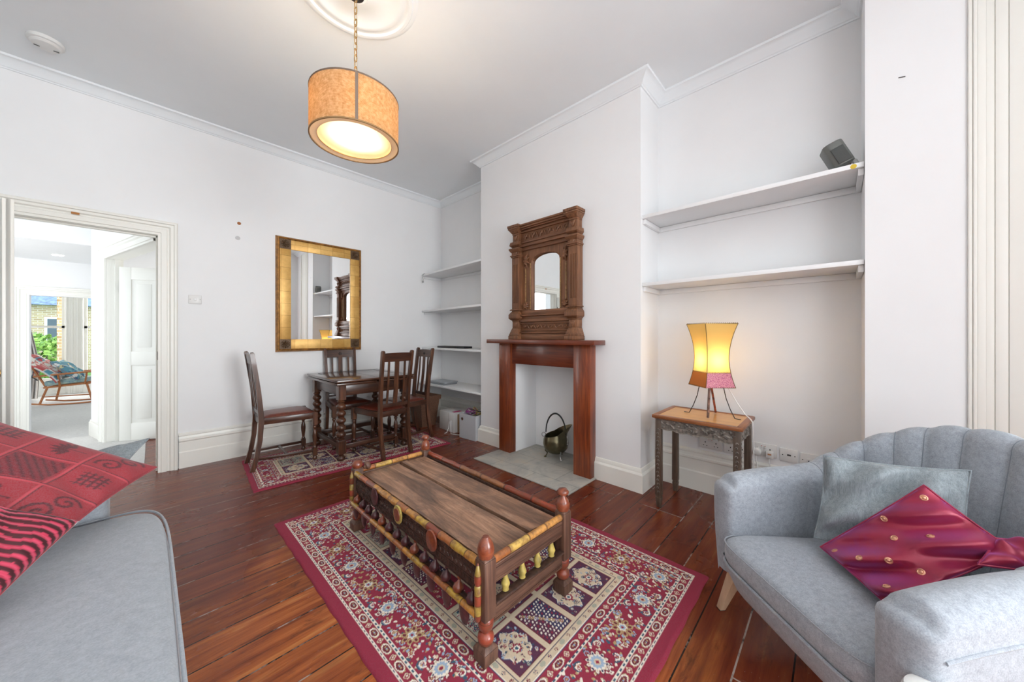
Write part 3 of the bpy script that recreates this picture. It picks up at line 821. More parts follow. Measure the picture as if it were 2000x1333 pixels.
# smoke alarm
sa = thing('smoke_alarm', 'round white smoke alarm on the ceiling above the doorway', 'smoke alarm', (-.492, 3.855, ZC))
B().lathe([(.078, 0), (.08, -.004), (.08, -.022), (.072, -.026), (.07, -.026)], 40).obj('base', M['plastic'], sa, smooth=40)
B().lathe([(.069, -.024), (.069, -.030), (.060, -.040), (.03, -.044), (0, -.045)], 40).obj('cover', M['plastic'], sa, smooth=40)
b = B()
for a in (.4, 2.6): b.box(math.cos(a) * .045 - .012, math.cos(a) * .045 + .012, math.sin(a) * .03 - .004, math.sin(a) * .03 + .004, -.046, -.0425)
b.obj('vent', M['spk'], sa)

# ================================================================ PENDANT LAMP
pl = thing('pendant_lamp', 'drum pendant lamp with a woven straw-coloured shade hanging on a brass chain', 'lamp', (.80, 1.99, 0))
PR, PZ0, PZ1 = .232, 2.300, 2.55
def woven():
    t = NT('woven_straw_shade')
    tc = t.node('ShaderNodeTexCoord'); uv = t.node('ShaderNodeMapping'); t.link(tc.outputs['UV'], uv.inputs[0])
    w1 = t.node('ShaderNodeTexWave', bands_direction='X'); w1.inputs['Scale'].default_value = 85; w1.inputs['Distortion'].default_value = 1.2; w1.inputs['Detail Scale'].default_value = 4
    w2 = t.node('ShaderNodeTexWave', bands_direction='Y'); w2.inputs['Scale'].default_value = 21; w2.inputs['Distortion'].default_value = 1.5; w2.inputs['Detail Scale'].default_value = 6
    t.link(uv.outputs[0], w1.inputs[0]); t.link(uv.outputs[0], w2.inputs[0])
    m = t.mix(.5, w1.outputs[0], w2.outputs[0])
    n = t.noise(t.coords(), 60, 4)
    f = t.mix(.5, m, n.outputs[0])
    c = t.ramp(f, [(.3, lin((166, 118, 62))), (.5, lin((210, 168, 112))), (.7, lin((244, 224, 186)))])
    t.base(c); t.bump(m, .5, .002)
    t.set(Roughness=.85)
    tl = t.node('ShaderNodeBsdfTranslucent'); t.link(c, tl.inputs[0])
    mx = t.node('ShaderNodeMixShader'); mx.inputs[0].default_value = .4
    out = t.n['Material Output']; t.link(t.b.outputs[0], mx.inputs[1]); t.link(tl.outputs[0], mx.inputs[2]); t.link(mx.outputs[0], out.inputs[0])
    return t.m
M['woven'] = woven()
def translucent(name, rgb, fac=.5, bump=0):
    t = NT(name); t.base(lin(rgb)); t.set(Roughness=.7)
    tl = t.node('ShaderNodeBsdfTranslucent'); tl.inputs[0].default_value = lin(rgb)
    mx = t.node('ShaderNodeMixShader'); mx.inputs[0].default_value = fac
    out = t.n['Material Output']; t.link(t.b.outputs[0], mx.inputs[1]); t.link(tl.outputs[0], mx.inputs[2]); t.link(mx.outputs[0], out.inputs[0])
    return t.m
M['diffuser'] = translucent('cream_diffuser', (252, 240, 218), .6)
M['liner'] = translucent('cream_liner', (250, 240, 220), .35)
b = B(); b.lathe([(PR, PZ0), (PR, PZ1), (PR - .003, PZ1), (PR - .003, PZ0), (PR, PZ0)], 72, cap=False)
sh = b.obj('shade', M['woven'], pl, smooth=40)
uvl = sh.data.uv_layers.new(name='UVMap')
for f in sh.data.polygons:
    for li in f.loop_indices:
        co = sh.data.vertices[sh.data.loops[li].vertex_index].co
        fa = math.atan2(f.center.y, f.center.x); a = math.atan2(co.y, co.x)
        while a - fa > PI: a -= 2 * PI
        while a - fa < -PI: a += 2 * PI
        uvl.data[li].uv = (a / (2 * PI) * 6, (co.z - PZ0) / .25 * 1)
B().lathe([(PR + .001, PZ1 - .007), (PR + .002, PZ1 + .001), (PR - .004, PZ1 + .001), (PR - .004, PZ1 - .005)], 72, cap=False).obj('top_trim', plain('grey_brown_tape', (112, 94, 80), .7), pl, smooth=40)
B().lathe([(PR - .004, PZ0 + .006), (PR + .002, PZ0 + .006), (PR + .002, PZ0 - .001), (PR - .004, PZ0 - .001)], 72, cap=False).obj('bottom_trim', plain('bronze_tape', (150, 118, 76), .6), pl, smooth=40)
a0 = math.atan2(-1.99, -.80) + .02
b = B(Matrix.Rotation(a0, 4, 'Z')); b.box(PR + .0005, PR + .0025, -.007, .007, PZ0 + .004, PZ1 - .004)
b.obj('seam_tape', plain('taupe_tape', (122, 106, 92), .7), pl)
B().lathe([(PR - .004, PZ0 + .004), (PR - .038, PZ0 + .006), (PR - .038, PZ0 + .009), (PR - .004, PZ0 + .007)], 64, cap=False).obj('inner_rim', M['liner'], pl, smooth=40)
B().lathe([(PR - .038, PZ0 + .012), (PR - .05, PZ0 + .030), (0, PZ0 + .036)], 64, cap=False).obj('diffuser', M['diffuser'], pl, smooth=60)
B().tube([((PR - .038) * math.cos(i * PI / 32), (PR - .038) * math.sin(i * PI / 32), PZ0 + .008) for i in range(64)], .0022, 6, closed=True).obj('diffuser_ring', M['brass'], pl)
b = B()
for k in range(3):
    a = k * 2 * PI / 3; b.tube([(0, 0, PZ1 - .03), (math.cos(a) * PR * .99, math.sin(a) * PR * .99, PZ1 - .004)], .002, 6)
b.lathe([(.02, PZ1 - .09), (.02, PZ1 - .03), (.008, PZ1 - .02), (.006, PZ1 + .02), (0, PZ1 + .02)], 16)
b.obj('lamp_holder', M['brass'], pl)
def emissive(name, col, st):
    t = NT(name); t.base(col); t.set(Emission_Color=col, Emission_Strength=st); return t.m
for k in range(2):
    s = -1 if k else 1
    B(TR(s * .075, s * .06, PZ1 - .13)).lathe([(0, -.045), (.022, -.035), (.030, -.01), (.024, .018), (.013, .04), (.013, .055)], 20).obj('bulb', emissive('bulb_glow_%d' % k, (1, .82, .55, 1), 26), pl)
def link(P, c, ax, up, L=.021, Wd=.0085, r=.0024):
    pts = []
    for i in range(12):
        a = i * PI / 6
        pts.append(Vector(c) + ax * (math.cos(a) * Wd) + up * (math.sin(a) * Wd + (L - Wd) * (1 if math.sin(a) > .01 else (-1 if math.sin(a) < -.01 else 0))))
    P.tube(pts, r, 6, closed=True)
z = PZ1 + .03; k = 0; ch = B()
while z < ZC - .06:
    ax = Vector((1, 0, 0)) if k % 2 else Vector((0, 1, 0))
    link(ch, (0, 0, z), Matrix.Rotation(.5, 3, 'Z') @ ax, Vector((0, 0, 1))); z += .034; k += 1
ch.obj('chain', M['brass'], pl, smooth=60)
pd = bpy.data.lights.new('pendant_bulbs', 'POINT'); pd.energy = 7; pd.color = (1, .92, .78); pd.shadow_soft_size = .06
po = bpy.data.objects.new('pendant_bulbs', pd); COL.objects.link(po); po.location = (.80, 1.99, PZ0 + .125)
B().tube([(.004, 0, PZ1 + .01), (-.012, .004, PZ1 + .1), (-.02, .0, PZ1 + .13), (.004, -.004, PZ1 + .17), (-.004, .004, PZ1 + .3), (.004, 0, PZ1 + .45), (0, 0, ZC - .03)], .0028, 6).obj('flex', plain('cream_flex', (226, 214, 190), .5), pl)
B().lathe([(.045, ZC - .033), (.045, ZC - .042), (.02, ZC - .05), (.008, ZC - .07), (0, ZC - .07)], 20).obj('ceiling_cup', M['iron'], pl)

# ================================================================ SIDE TABLE + LAMP
M['silverwood'] = plain('grey_washed_carving', (120, 112, 104), .45, .25, noise=.28, bump=.4, nscale=45)
M['silverdark'] = wood('grey_brown_leg', (60, 46, 38), (92, 74, 62), (130, 112, 96), axis=2, rough=.45)
M['honey'] = wood('honey_wood_top', (190, 126, 48), (220, 158, 68), (240, 188, 96), axis=1, rough=.3, coat=.25, scale=.7)
M['honey_edge'] = wood('red_brown_edge', (110, 62, 34), (150, 90, 50), (180, 112, 66), axis=1, rough=.35)
STZ = .648
st = thing('side_table', 'small carved side table with a honey wood top beside the armchair', 'table', (2.618, .668, 0))
hx, hy = .212, .268
def so(b, n, m, **k): return b.obj(n, M[m], st, **k)
so(B().box(-hx + .035, hx - .035, -hy + .035, hy - .035, STZ - .016, STZ - .001), 'top_panel', 'honey')
b = B()
for q in ([(-hx, -hy), (hx, -hy), (hx - .036, -hy + .036), (-hx + .036, -hy + .036)], [(hx, -hy), (hx, hy), (hx - .036, hy - .036), (hx - .036, -hy + .036)],
          [(hx, hy), (-hx, hy), (-hx + .036, hy - .036), (hx - .036, hy - .036)], [(-hx, hy), (-hx, -hy), (-hx + .036, -hy + .036), (-hx + .036, hy - .036)]):
    b.prism(q, STZ - .022, STZ + .002)
so(b, 'top_edge', 'honey_edge', bevel=.005)
so(B().box(-hx + .014, hx - .014, -hy + .014, hy - .014, STZ - .030, STZ - .020), 'moulding', 'silverwood', bevel=.003)
LX, LY = hx - .042, hy - .035
def carved_apron(x0, y0, x1, y1, z0, z1, seed, nrm):
    """relief panel made of a displaced grid with a scalloped lower edge"""
    rnd = np.random.RandomState(seed); L = math.hypot(x1 - x0, y1 - y0); nu, nv = max(24, int(L / .0032)), 30
    cs = [(rnd.uniform(0, L), rnd.uniform(z0, z1), rnd.uniform(.006, .016), rnd.uniform(0, PI)) for _ in range(int(L * 200))]
    rows = []
    for i in range(nu + 1):
        u = L * i / nu; row = []
        drop = .012 * math.sin(PI * u / L) + .008 * abs(math.sin(5 * PI * u / L)) + (.014 if u > L * .78 else 0)
        for j in range(nv + 1):
            z = z1 + (z0 - drop - z1) * j / nv; h = 0
            for (cu, cz, cr, ca) in cs:
                du, dz = u - cu, z - cz; a = du * math.cos(ca) + dz * math.sin(ca); c = -du * math.sin(ca) + dz * math.cos(ca)
                q = (a / cr) ** 2 + (c / (cr * .42)) ** 2
                if q < 1: h = max(h, (1 - q) ** .5 * cr * .55)
            h = min(h, .008)
            if j in (0, nv) or i in (0, nu): h = .004
            t = u / L; row.append((x0 + (x1 - x0) * t + nrm[0] * h, y0 + (y1 - y0) * t + nrm[1] * h, z))
        rows.append(row)
    b = B(); b.grid(rows)
    back = [[(p[0] - nrm[0] * .014, p[1] - nrm[1] * .014, p[2]) for p in r] for r in (rows[0], rows[-1])]
    b.grid([[(r[0][0] - nrm[0] * .014, r[0][1] - nrm[1] * .014, r[0][2]) for r in rows], [(r[-1][0] - nrm[0] * .014, r[-1][1] - nrm[1] * .014, r[-1][2]) for r in rows]])
    b.grid([[r[-1] for r in rows], [(r[-1][0] - nrm[0] * .014, r[-1][1] - nrm[1] * .014, r[-1][2]) for r in rows]])
    return b
so(carved_apron(-LX - .012, LY, -LX - .012, -LY, STZ - .088, STZ - .032, 3, (-1, 0)), 'carved_apron', 'silverwood', smooth=60)
so(carved_apron(-LX, -LY - .012, LX, -LY - .012, STZ - .088, STZ - .032, 4, (0, -1)), 'carved_apron', 'silverwood', smooth=60)
so(carved_apron(LX, LY + .012, -LX, LY + .012, STZ - .088, STZ - .032, 5, (0, 1)), 'carved_apron', 'silverwood', smooth=60)
so(carved_apron(LX + .012, -LY, LX + .012, LY, STZ - .088, STZ - .032, 6, (1, 0)), 'carved_apron', 'silverwood', smooth=60)
for sx in (-1, 1):
    for sy in (-1, 1):
        b = B(); cx, cy = sx * LX, sy * LY; w_ = .019
        def sq(w): return [(cx - w, cy - w), (cx + w, cy - w), (cx + w, cy + w), (cx - w, cy + w)]
        b.hexa(sq(.021), .085, sq(w_), STZ - .03)
        b.hexa(sq(.018), .070, sq(.018), .085); b.hexa(sq(.013), 0, sq(.020), .070)
        leg = so(b, 'leg', 'silverdark', bevel=.003)
        if sx < 0:   # shallow scrollwork on the front faces
            for fx, fy in ((-1, 0), (0, sy)):
                if fy > 0: continue
                b = B()
                for k in range(17):
                    zc = .11 + k * .027; s = 1 if k % 2 else -1
                    pts = []
                    for i in range(8):
                        a = i / 7 * 4.0; r = .009 * (1 - i / 9)
                        o = s * r * math.cos(a); zz = zc + r * 1.4 * math.sin(a)
                        pts.append((cx + fx * .0205 + (o if fy else 0), cy + fy * .0205 + (o if fx else 0), zz))
                    b.tube(pts, .0028, 5)
                b.obj('leg_carving', M['silverwood'], leg)

# goatskin lamp
tl = thing('table_lamp', 'glowing yellow hide table lamp with waisted square shade on iron legs', 'lamp', (2.635, .62, STZ + .002))
TLM = Matrix.Rotation(R(46), 4, 'Z')
M['hide'] = translucent('yellow_hide', (252, 218, 138), .62)
M['hide_o'] = translucent('orange_hide', (196, 120, 50), .3)
def sequins():
    t = NT('pink_mottled_hide')
    n = t.noise(t.coords(), 160, 2, .6)
    c = t.ramp(n.outputs[0], [(.38, lin((176, 70, 120))), (.5, lin((222, 150, 150))), (.62, lin((210, 110, 150))), (.72, lin((240, 214, 190)))])
    t.base(c); t.set(Roughness=.5); return t.m
M['pink'] = sequins(); M['stitch'] = plain('brown_lacing', (110, 84, 40), .7)
Z0, Z1 = .205, .630
def shw(z):
    t = (z - Z0) / (Z1 - Z0)
    return .074 + .036 * (abs(t - .46) / .54) ** 1.9
zs = [Z0 + (Z1 - Z0) * i / 22 for i in range(23)]
def ring(z, h=None): h = h or shw(z); return [(-h, -h, z), (h, -h, z), (h, h, z), (-h, h, z)]
split = 5
b = B(TLM); b.grid([ring(z) for z in zs[split:]], closed_v=True); b.obj('shade', M['hide'], tl, smooth=20)
for a, c, m_ in ((0, 1, 'hide_o'), (2, 3, 'hide_o'), (1, 2, 'pink'), (3, 0, 'pink')):
    b = B(TLM); b.grid([[ring(z)[a], ring(z)[c]] for z in zs[:split + 1]])
    b.obj('lower_band', M[m_], tl, smooth=20)
b = B(TLM)
for k in range(4): b.tube([tuple(ring(z)[k]) for z in zs], .0022, 6)
for z in (Z0, zs[split], Z1): b.tube(ring(z), .0022, 6, closed=True)
for z in (Z1, Z0, zs[split]):
    h = shw(z)
    for k in range(4):
        for i in range(16):
            t = -1 + (i + .5) / 8; a = k * PI / 2; p = Vector((t * h, -h, z)); p = Matrix.Rotation(a, 3, 'Z') @ p; q = Matrix.Rotation(a, 3, 'Z') @ Vector((t * h + .004, -h, z + .006))
            b.tube([p, q], .0016, 4)
b.obj('frame', M['stitch'], tl)
b = B()
b.tube([(-.105, -.005, .006), (-.085, -.012, .25), (-.01, -.0, .3)], .008, 4)
o = b.obj('flat_leg', plain('rusty_iron', (112, 84, 72), .5, .4, noise=.4), tl)
b = B(); b.tube([(.12, .0, .004), (.07, .02, .22), (.01, .0, .3)], .007, 4)
b.tube([(-.02, -.0, .3), (.02, .0, .3)], .005, 6)
o = b.obj('flat_leg', plain('red_rust_iron', (132, 66, 42), .5, .4, noise=.4), tl)
for sx, sy in ((-1, 1), (1, -1)):
    b = B(); b.tube([(0, sy * .172, .003), (0, sy * .138, .004), (0, sy * .112, .06), (0, sy * .088, .13), (0, sy * .072, .21), (0, sy * .02, .3)], .0028, 6)
    b.obj('wire_leg', M['iron'], tl)
b = B(); b.lathe([(0, .29), (.019, .29), (.019, .33), (.013, .335), (.013, .345)], 16); b.obj('lamp_holder', M['dark'], tl)
B().lathe([(.012, .335), (.022, .355), (.029, .38), (.026, .403), (.012, .417), (0, .42)], 20).obj('bulb', emissive('table_bulb_glow', (1, .86, .62, 1), 15), tl)
ld = bpy.data.lights.new('table_bulb', 'POINT'); ld.energy = .9; ld.color = (1, .78, .5); ld.shadow_soft_size = .03
lo = bpy.data.objects.new('table_bulb', ld); COL.objects.link(lo); lo.location = (2.635, .62, STZ + .40)
b = B(); b.tube([(2.65, .575, .93), (2.655, .53, .86), (2.655, .47, .75), (2.65, .43, .69), (2.64, .398, .664), (2.62, .384, .65), (2.63, .380, .50), (2.66, .385, .30), (2.72, .39, .1), (2.82, .40, .01), (2.86, .30, .006)], .0035, 6)
tag(b.obj('lamp_cord', M['plastic']), 'white flex running from the hide lamp over the side table edge', 'cord')

# ================================================================ COAL SCUTTLE
sc = thing('coal_scuttle', 'dark green-brown metal coal scuttle with a hoop handle in the fireplace', 'coal scuttle', (2.712, 1.985, .012), rz=R(-46.5))
def scuttle_metal():
    t = NT('patinated_brass'); n = t.noise(t.coords(), 9, 4, .6)
    t.base(t.ramp(n.outputs[0], [(.3, lin((84, 84, 66))), (.7, lin((122, 110, 84)))])); t.set(Metallic=.85, Roughness=.28); return t.m
M['scut'] = scuttle_metal()
# local x = along the spout (screen right), body of revolution with an oblique lip
rows = []; N = 40; K = 18
for i in range(N):
    a = 2 * PI * i / N; ca, sa = math.cos(a), math.sin(a)
    top = .235 + .055 * max(0, ca) ** 1.2 + .030 * ca          # lip rises to the spout
    row = []
    for k in range(K + 1):
        t = k / K
        z = .038 + (top - .038) * t
        zz = (z - .038) / .2
        r = .118 * (math.sin(min(1, zz * 1.05 + .02) * PI * .56) ** .62 if zz < 1 else 1) if zz > 0 else 0
        prof = [(0, 0), (.04, .055), (.12, .088), (.3, .115), (.5, .124), (.7, .120), (.88, .108), (1.0, .102), (1.2, .105), (1.6, .115)]
        for (a0_, r0_), (a1_, r1_) in zip(prof, prof[1:]):
            if a0_ <= zz <= a1_ + 1e-6: r = r0_ + (r1_ - r0_) * (zz - a0_) / (a1_ - a0_); break
        sp_ = max(0, ca) ** 3 * max(0, t - .62) / .38 * .052
        rx = r * ca * 1.0 + sp_; ry = r * sa * (1.0 - .25 * max(0, ca) ** 2 * t)
        row.append((rx, ry, z))
    rows.append(row)
inner = [[(p[0] * .975, p[1] * .975, p[2] + (.004 if k < K else 0)) for k, p in enumerate(r)] for r in rows]
b = B(); b.grid([r + q[::-1] for r, q in zip(rows, inner)], closed_u=True); b.obj('body', M['scut'], sc, smooth=60, merge=True)
hb_ = B(Matrix.Rotation(R(58), 4, 'Z')); hb_.tube([(0, .106 * math.cos(i * PI / 22), .232 + .195 * math.sin(i * PI / 22)) for i in range(23)], [.0055 + .003 * math.sin(i * PI / 22) for i in range(23)], 8)
hb_.obj('handle', plain('dark_steel', (64, 66, 66), .3, .8), sc, smooth=60)
b = B(TR(-.118, 0, .225, rx=PI / 2)); b.tube([(math.cos(i * PI / 8) * .018, math.sin(i * PI / 8) * .02, 0) for i in range(16)], .004, 6, closed=True)
b.obj('back_grip', M['chrome'], sc, smooth=60)
for k, a in enumerate((PI * .95, PI * 1.62, PI * .28)):
    b = B(Matrix.Rotation(a, 4, 'Z'))
    b.tube([(.098, 0, .10), (.100, 0, .065), (.082, 0, .045), (.088, 0, .024), (.10, 0, .008)], [.004, .008, .007, .005, .007], 8)
    b.lathe([(.012, 0), (.013, .006), (.006, .012), (0, .012)], 10, TR(.103, 0, 0))
    b.obj('foot', M['chrome'] if k == 1 else M['scut'], sc, smooth=60)
for a in (58,):
    b = B(Matrix.Rotation(R(a - 90), 4, 'Z'))
    for k in range(6): b.lathe([(0, .007), (.006, .003), (.007, 0)], 8, TR(.121 + .002 * math.sin(k), 0, .215 - k * .014, ry=PI / 2))
    b.obj('handle_boss', M['chrome'], sc)

# ================================================================ FLOOR BOXES IN THE NARROW ALCOVE
wb = thing('waste_basket', 'brown square tapered waste basket on the floor behind the dining chair', 'waste basket', (2.52, 4.02, 0), rz=R(2))
M['bask'] = plain('brown_woven_leatherette', (110, 78, 60), .55, noise=.25, bump=.6, nscale=120)
h0, h1, HB = .105, .15, .40
b = B(); n = 4
def sqr(h, z): return [(-h, -h, z), (h, -h, z), (h, h, z), (-h, h, z)]
b.grid([sqr(h0 - .01, .02), sqr(h0, 0), sqr(h1, HB), sqr(h1 - .012, HB), sqr(h0 - .01, .02)], closed_v=True)
b.v; bb = b.addv(sqr(h0 - .01, .02)); b.f.append([bb, bb + 1, bb + 2, bb + 3])
b.obj('body', M['bask'], wb, smooth=20)
b = B(); b.grid([sqr(h1 + .001, HB - .05), sqr(h1 + .008, HB - .05), sqr(h1 + .011, HB + .003), sqr(h1 - .012, HB + .003)], closed_v=True); b.obj('rim', M['bask'], wb, smooth=20)

wx = thing('cardboard_box', 'white cardboard box on the floor between the waste basket and the grey file box', 'box', (2.70, 3.56, 0), rz=R(-4))
M['card'] = plain('white_card', (226, 225, 222), .6); M['kraft'] = plain('brown_card', (176, 148, 116), .8)
B().box(-.14, .14, -.17, .17, 0, .235).obj('carton', M['card'], wx, bevel=.003)
B().box(-.09, .14, -.1712, -.1695, .004, .225).obj('brown_panel', M['kraft'], wx)
b = B(); b.prism([(-.09, -.10), (.03, -.10), (.03, -.04), (-.09, -.04)], .2352, .2360); b.obj('pink_print', plain('pink_print', (196, 74, 120), .6), wx)
B().box(-.1412, -.1395, -.06, -.048, .0, .236).obj('tape', plain('grey_tape', (190, 188, 184), .3), wx)
b = B(); b.tube([(2.545, 3.46, .15), (2.53, 3.44, .08), (2.525, 3.43, .012), (2.50, 3.40, .006), (2.52, 3.32, .006), (2.56, 3.24, .006)], .004, 6)
b.tube([(2.552, 3.50, .13), (2.54, 3.50, .05), (2.50, 3.48, .006), (2.46, 3.47, .006)], .004, 6)
tag(b.obj('loose_cable', M['plastic']), 'white cable trailing on the floor in front of the white cardboard box', 'cable')

gx = thing('file_box', 'light grey upright file box with a finger hole, stuffed with cables, by the chimney breast', 'box', (2.655, 3.105, 0), rz=R(4))
M['greycard'] = plain('light_grey_card', (196, 198, 202), .5)
def wall_ring(z, w=.135, d=.145): return [(-d, -w, z), (d, -w, z), (d, w, z), (-d, w, z)]
b = B(); b.grid([wall_ring(.004), wall_ring(0.0), wall_ring(.285), wall_ring(.285, .131, .141), wall_ring(.01, .131, .141)], closed_v=True)
bb = b.addv(wall_ring(.01)); b.f.append([bb, bb + 1, bb + 2, bb + 3]); b.obj('body', M['greycard'], gx, smooth=20)
b = B(TR(-.1455, .085, .225, ry=R(-90))); b.lathe([(.016, 0), (.016, .002), (0, .0022)], 18); b.obj('finger_hole', M['dark'], gx)
b = B(TR(-.1465, .085, .225, ry=R(-90))); b.lathe([(.016, 0), (.019, .002), (.016, .003), (.014, .0015)], 18); b.obj('eyelet', M['chrome'], gx)
for i, (c, lab, mt) in enumerate((((196, 170, 60), 'yellow-green cable', None), ((60, 60, 50), 'dark olive cable', None), ((230, 228, 220), 'white cable', None), ((150, 60, 130), 'purple cable', None))):
    rnd = random.Random(i + 3); b = B(); pts = []
    for k in range(26):
        a = k * .75 + i; r = .05 + .03 * rnd.random()
        pts.append((math.cos(a) * r + (-.03 if i % 2 else .02), math.sin(a) * r * 1.2 + (-.04 if i < 2 else .05) , .262 + .012 * i + .022 * math.sin(k * 1.3 + i) + (.075 * math.exp(-((k - 12) / 2.4) ** 2) if i < 2 else 0)))
    b.tube(pts, .0045, 6)
    c_ = tag(b.obj("coiled_cable", plain("cable_%d" % i, c, .45), smooth=60), lab + " coiled in the top of the grey file box", "cable", "cables in the grey file box")
    c_.location = (2.655, 3.105, 0)

# ================================================================ DINING TABLE + CHAIRS
dt = thing('dining_table', 'dark oak draw-leaf dining table with bobbin-turned legs', 'table', (1.56, 3.755, .011))
tw, td, TZ = .395, .445, .774
def do(b, n, m='oak', **k): return b.obj(n, M[m], dt, **k)
def boards_mat():
    t = NT('oak_table_top'); v = t.coords((1.1, 14, 14)); a = t.noise(v, 1.6, 6, .6, 1.0)
    t.base(t.ramp(a.outputs[0], [(.3, lin((52, 32, 24))), (.55, lin((84, 52, 36))), (.75, lin((116, 76, 50)))])); t.set(Roughness=.22, Coat_Weight=.5, Coat_Roughness=.08); return t.m
M['oaktop'] = boards_mat()
do(B().box(-tw, tw, -td, td, TZ - .024, TZ), 'tabletop', 'oaktop', bevel=.006)
b = B()
for x in (-tw + .085, tw - .088): b.box(x, x + .003, -td + .09, td - .09, TZ, TZ + .0006)
for y in (-td + .087, td - .09): b.box(-tw + .085, tw - .085, y, y + .003, TZ, TZ + .0006)
b.box(-.002, .001, -td + .09, td - .09, TZ, TZ + .0006)
do(b, 'inlay_line', 'dark')
for s in (-1, 1):
    do(B().box(*((-tw - .002, -.02) if s < 0 else (.02, tw + .002)), -td + .002, td - .002, TZ - .052, TZ - .028), 'draw_leaf', 'oaktop', bevel=.006)
lx, ly = .325, .345
for s in (-1, 1):
    do(B().box(-lx, lx, s * ly - .012, s * ly + .012, .615, .724), 'apron', 'oak_x', bevel=.003)
    do(B().box(s * lx - .012, s * lx + .012, -ly, ly, .615, .724), 'apron', 'oak_y', bevel=.003)
    do(B().box(-tw + .05, tw - .05, s * .15 - .02, s * .15 + .02, .724, .727), 'slide', 'oak_x')
bob = [(.0, 0), (.022, 0), (.036, .012), (.038, .03), (.028, .045), (.020, .052), (.026, .06), (.026, .066)]
turn = []
z = .205
turn += [(.026, .2), (.034, .208), (.034, .214), (.022, .222)]
zz_ = .222; 
for k in range(5):
    for q in range(1, 8):
        a = q / 8 * PI; turn.append((.020 + .023 * math.sin(a) ** .65, .222 + .066 * k + .056 * q / 8))
    turn += [(.022, .222 + .066 * k + .057), (.029, .222 + .066 * k + .0595), (.029, .222 + .066 * k + .0635), (.022, .222 + .066 * (k + 1))]
turn += [(.032, .558), (.034, .566), (.026, .575), (.03, .58)]
for sx in (-1, 1):
    for sy in (-1, 1):
        T = TR(sx * lx, sy * ly, 0); b = B(T)
        b.lathe(bob, 20); b.hexa([(-.03, -.03), (.03, -.03), (.03, .03), (-.03, .03)], .066, [(-.034, -.034), (.034, -.034), (.034, .034), (-.034, .034)], .075)
        b.box(-.034, .034, -.034, .034, .075, .19); b.hexa([(-.034, -.034), (.034, -.034), (.034, .034), (-.034, .034)], .19, [(-.026, -.026), (.026, -.026), (.026, .026), (-.026, .026)], .2)
        b.lathe(turn, 22); b.box(-.034, .034, -.034, .034, .58, .724)
        do(b, 'leg', smooth=50)
for s in (-1, 1):
    do(B().box(-lx, lx, s * ly - .014, s * ly + .014, .105, .15), 'stretcher', 'oak_x', bevel=.003)
    do(B().box(s * lx - .014, s * lx + .014, -ly, ly, .105, .15), 'stretcher', 'oak_y', bevel=.003)

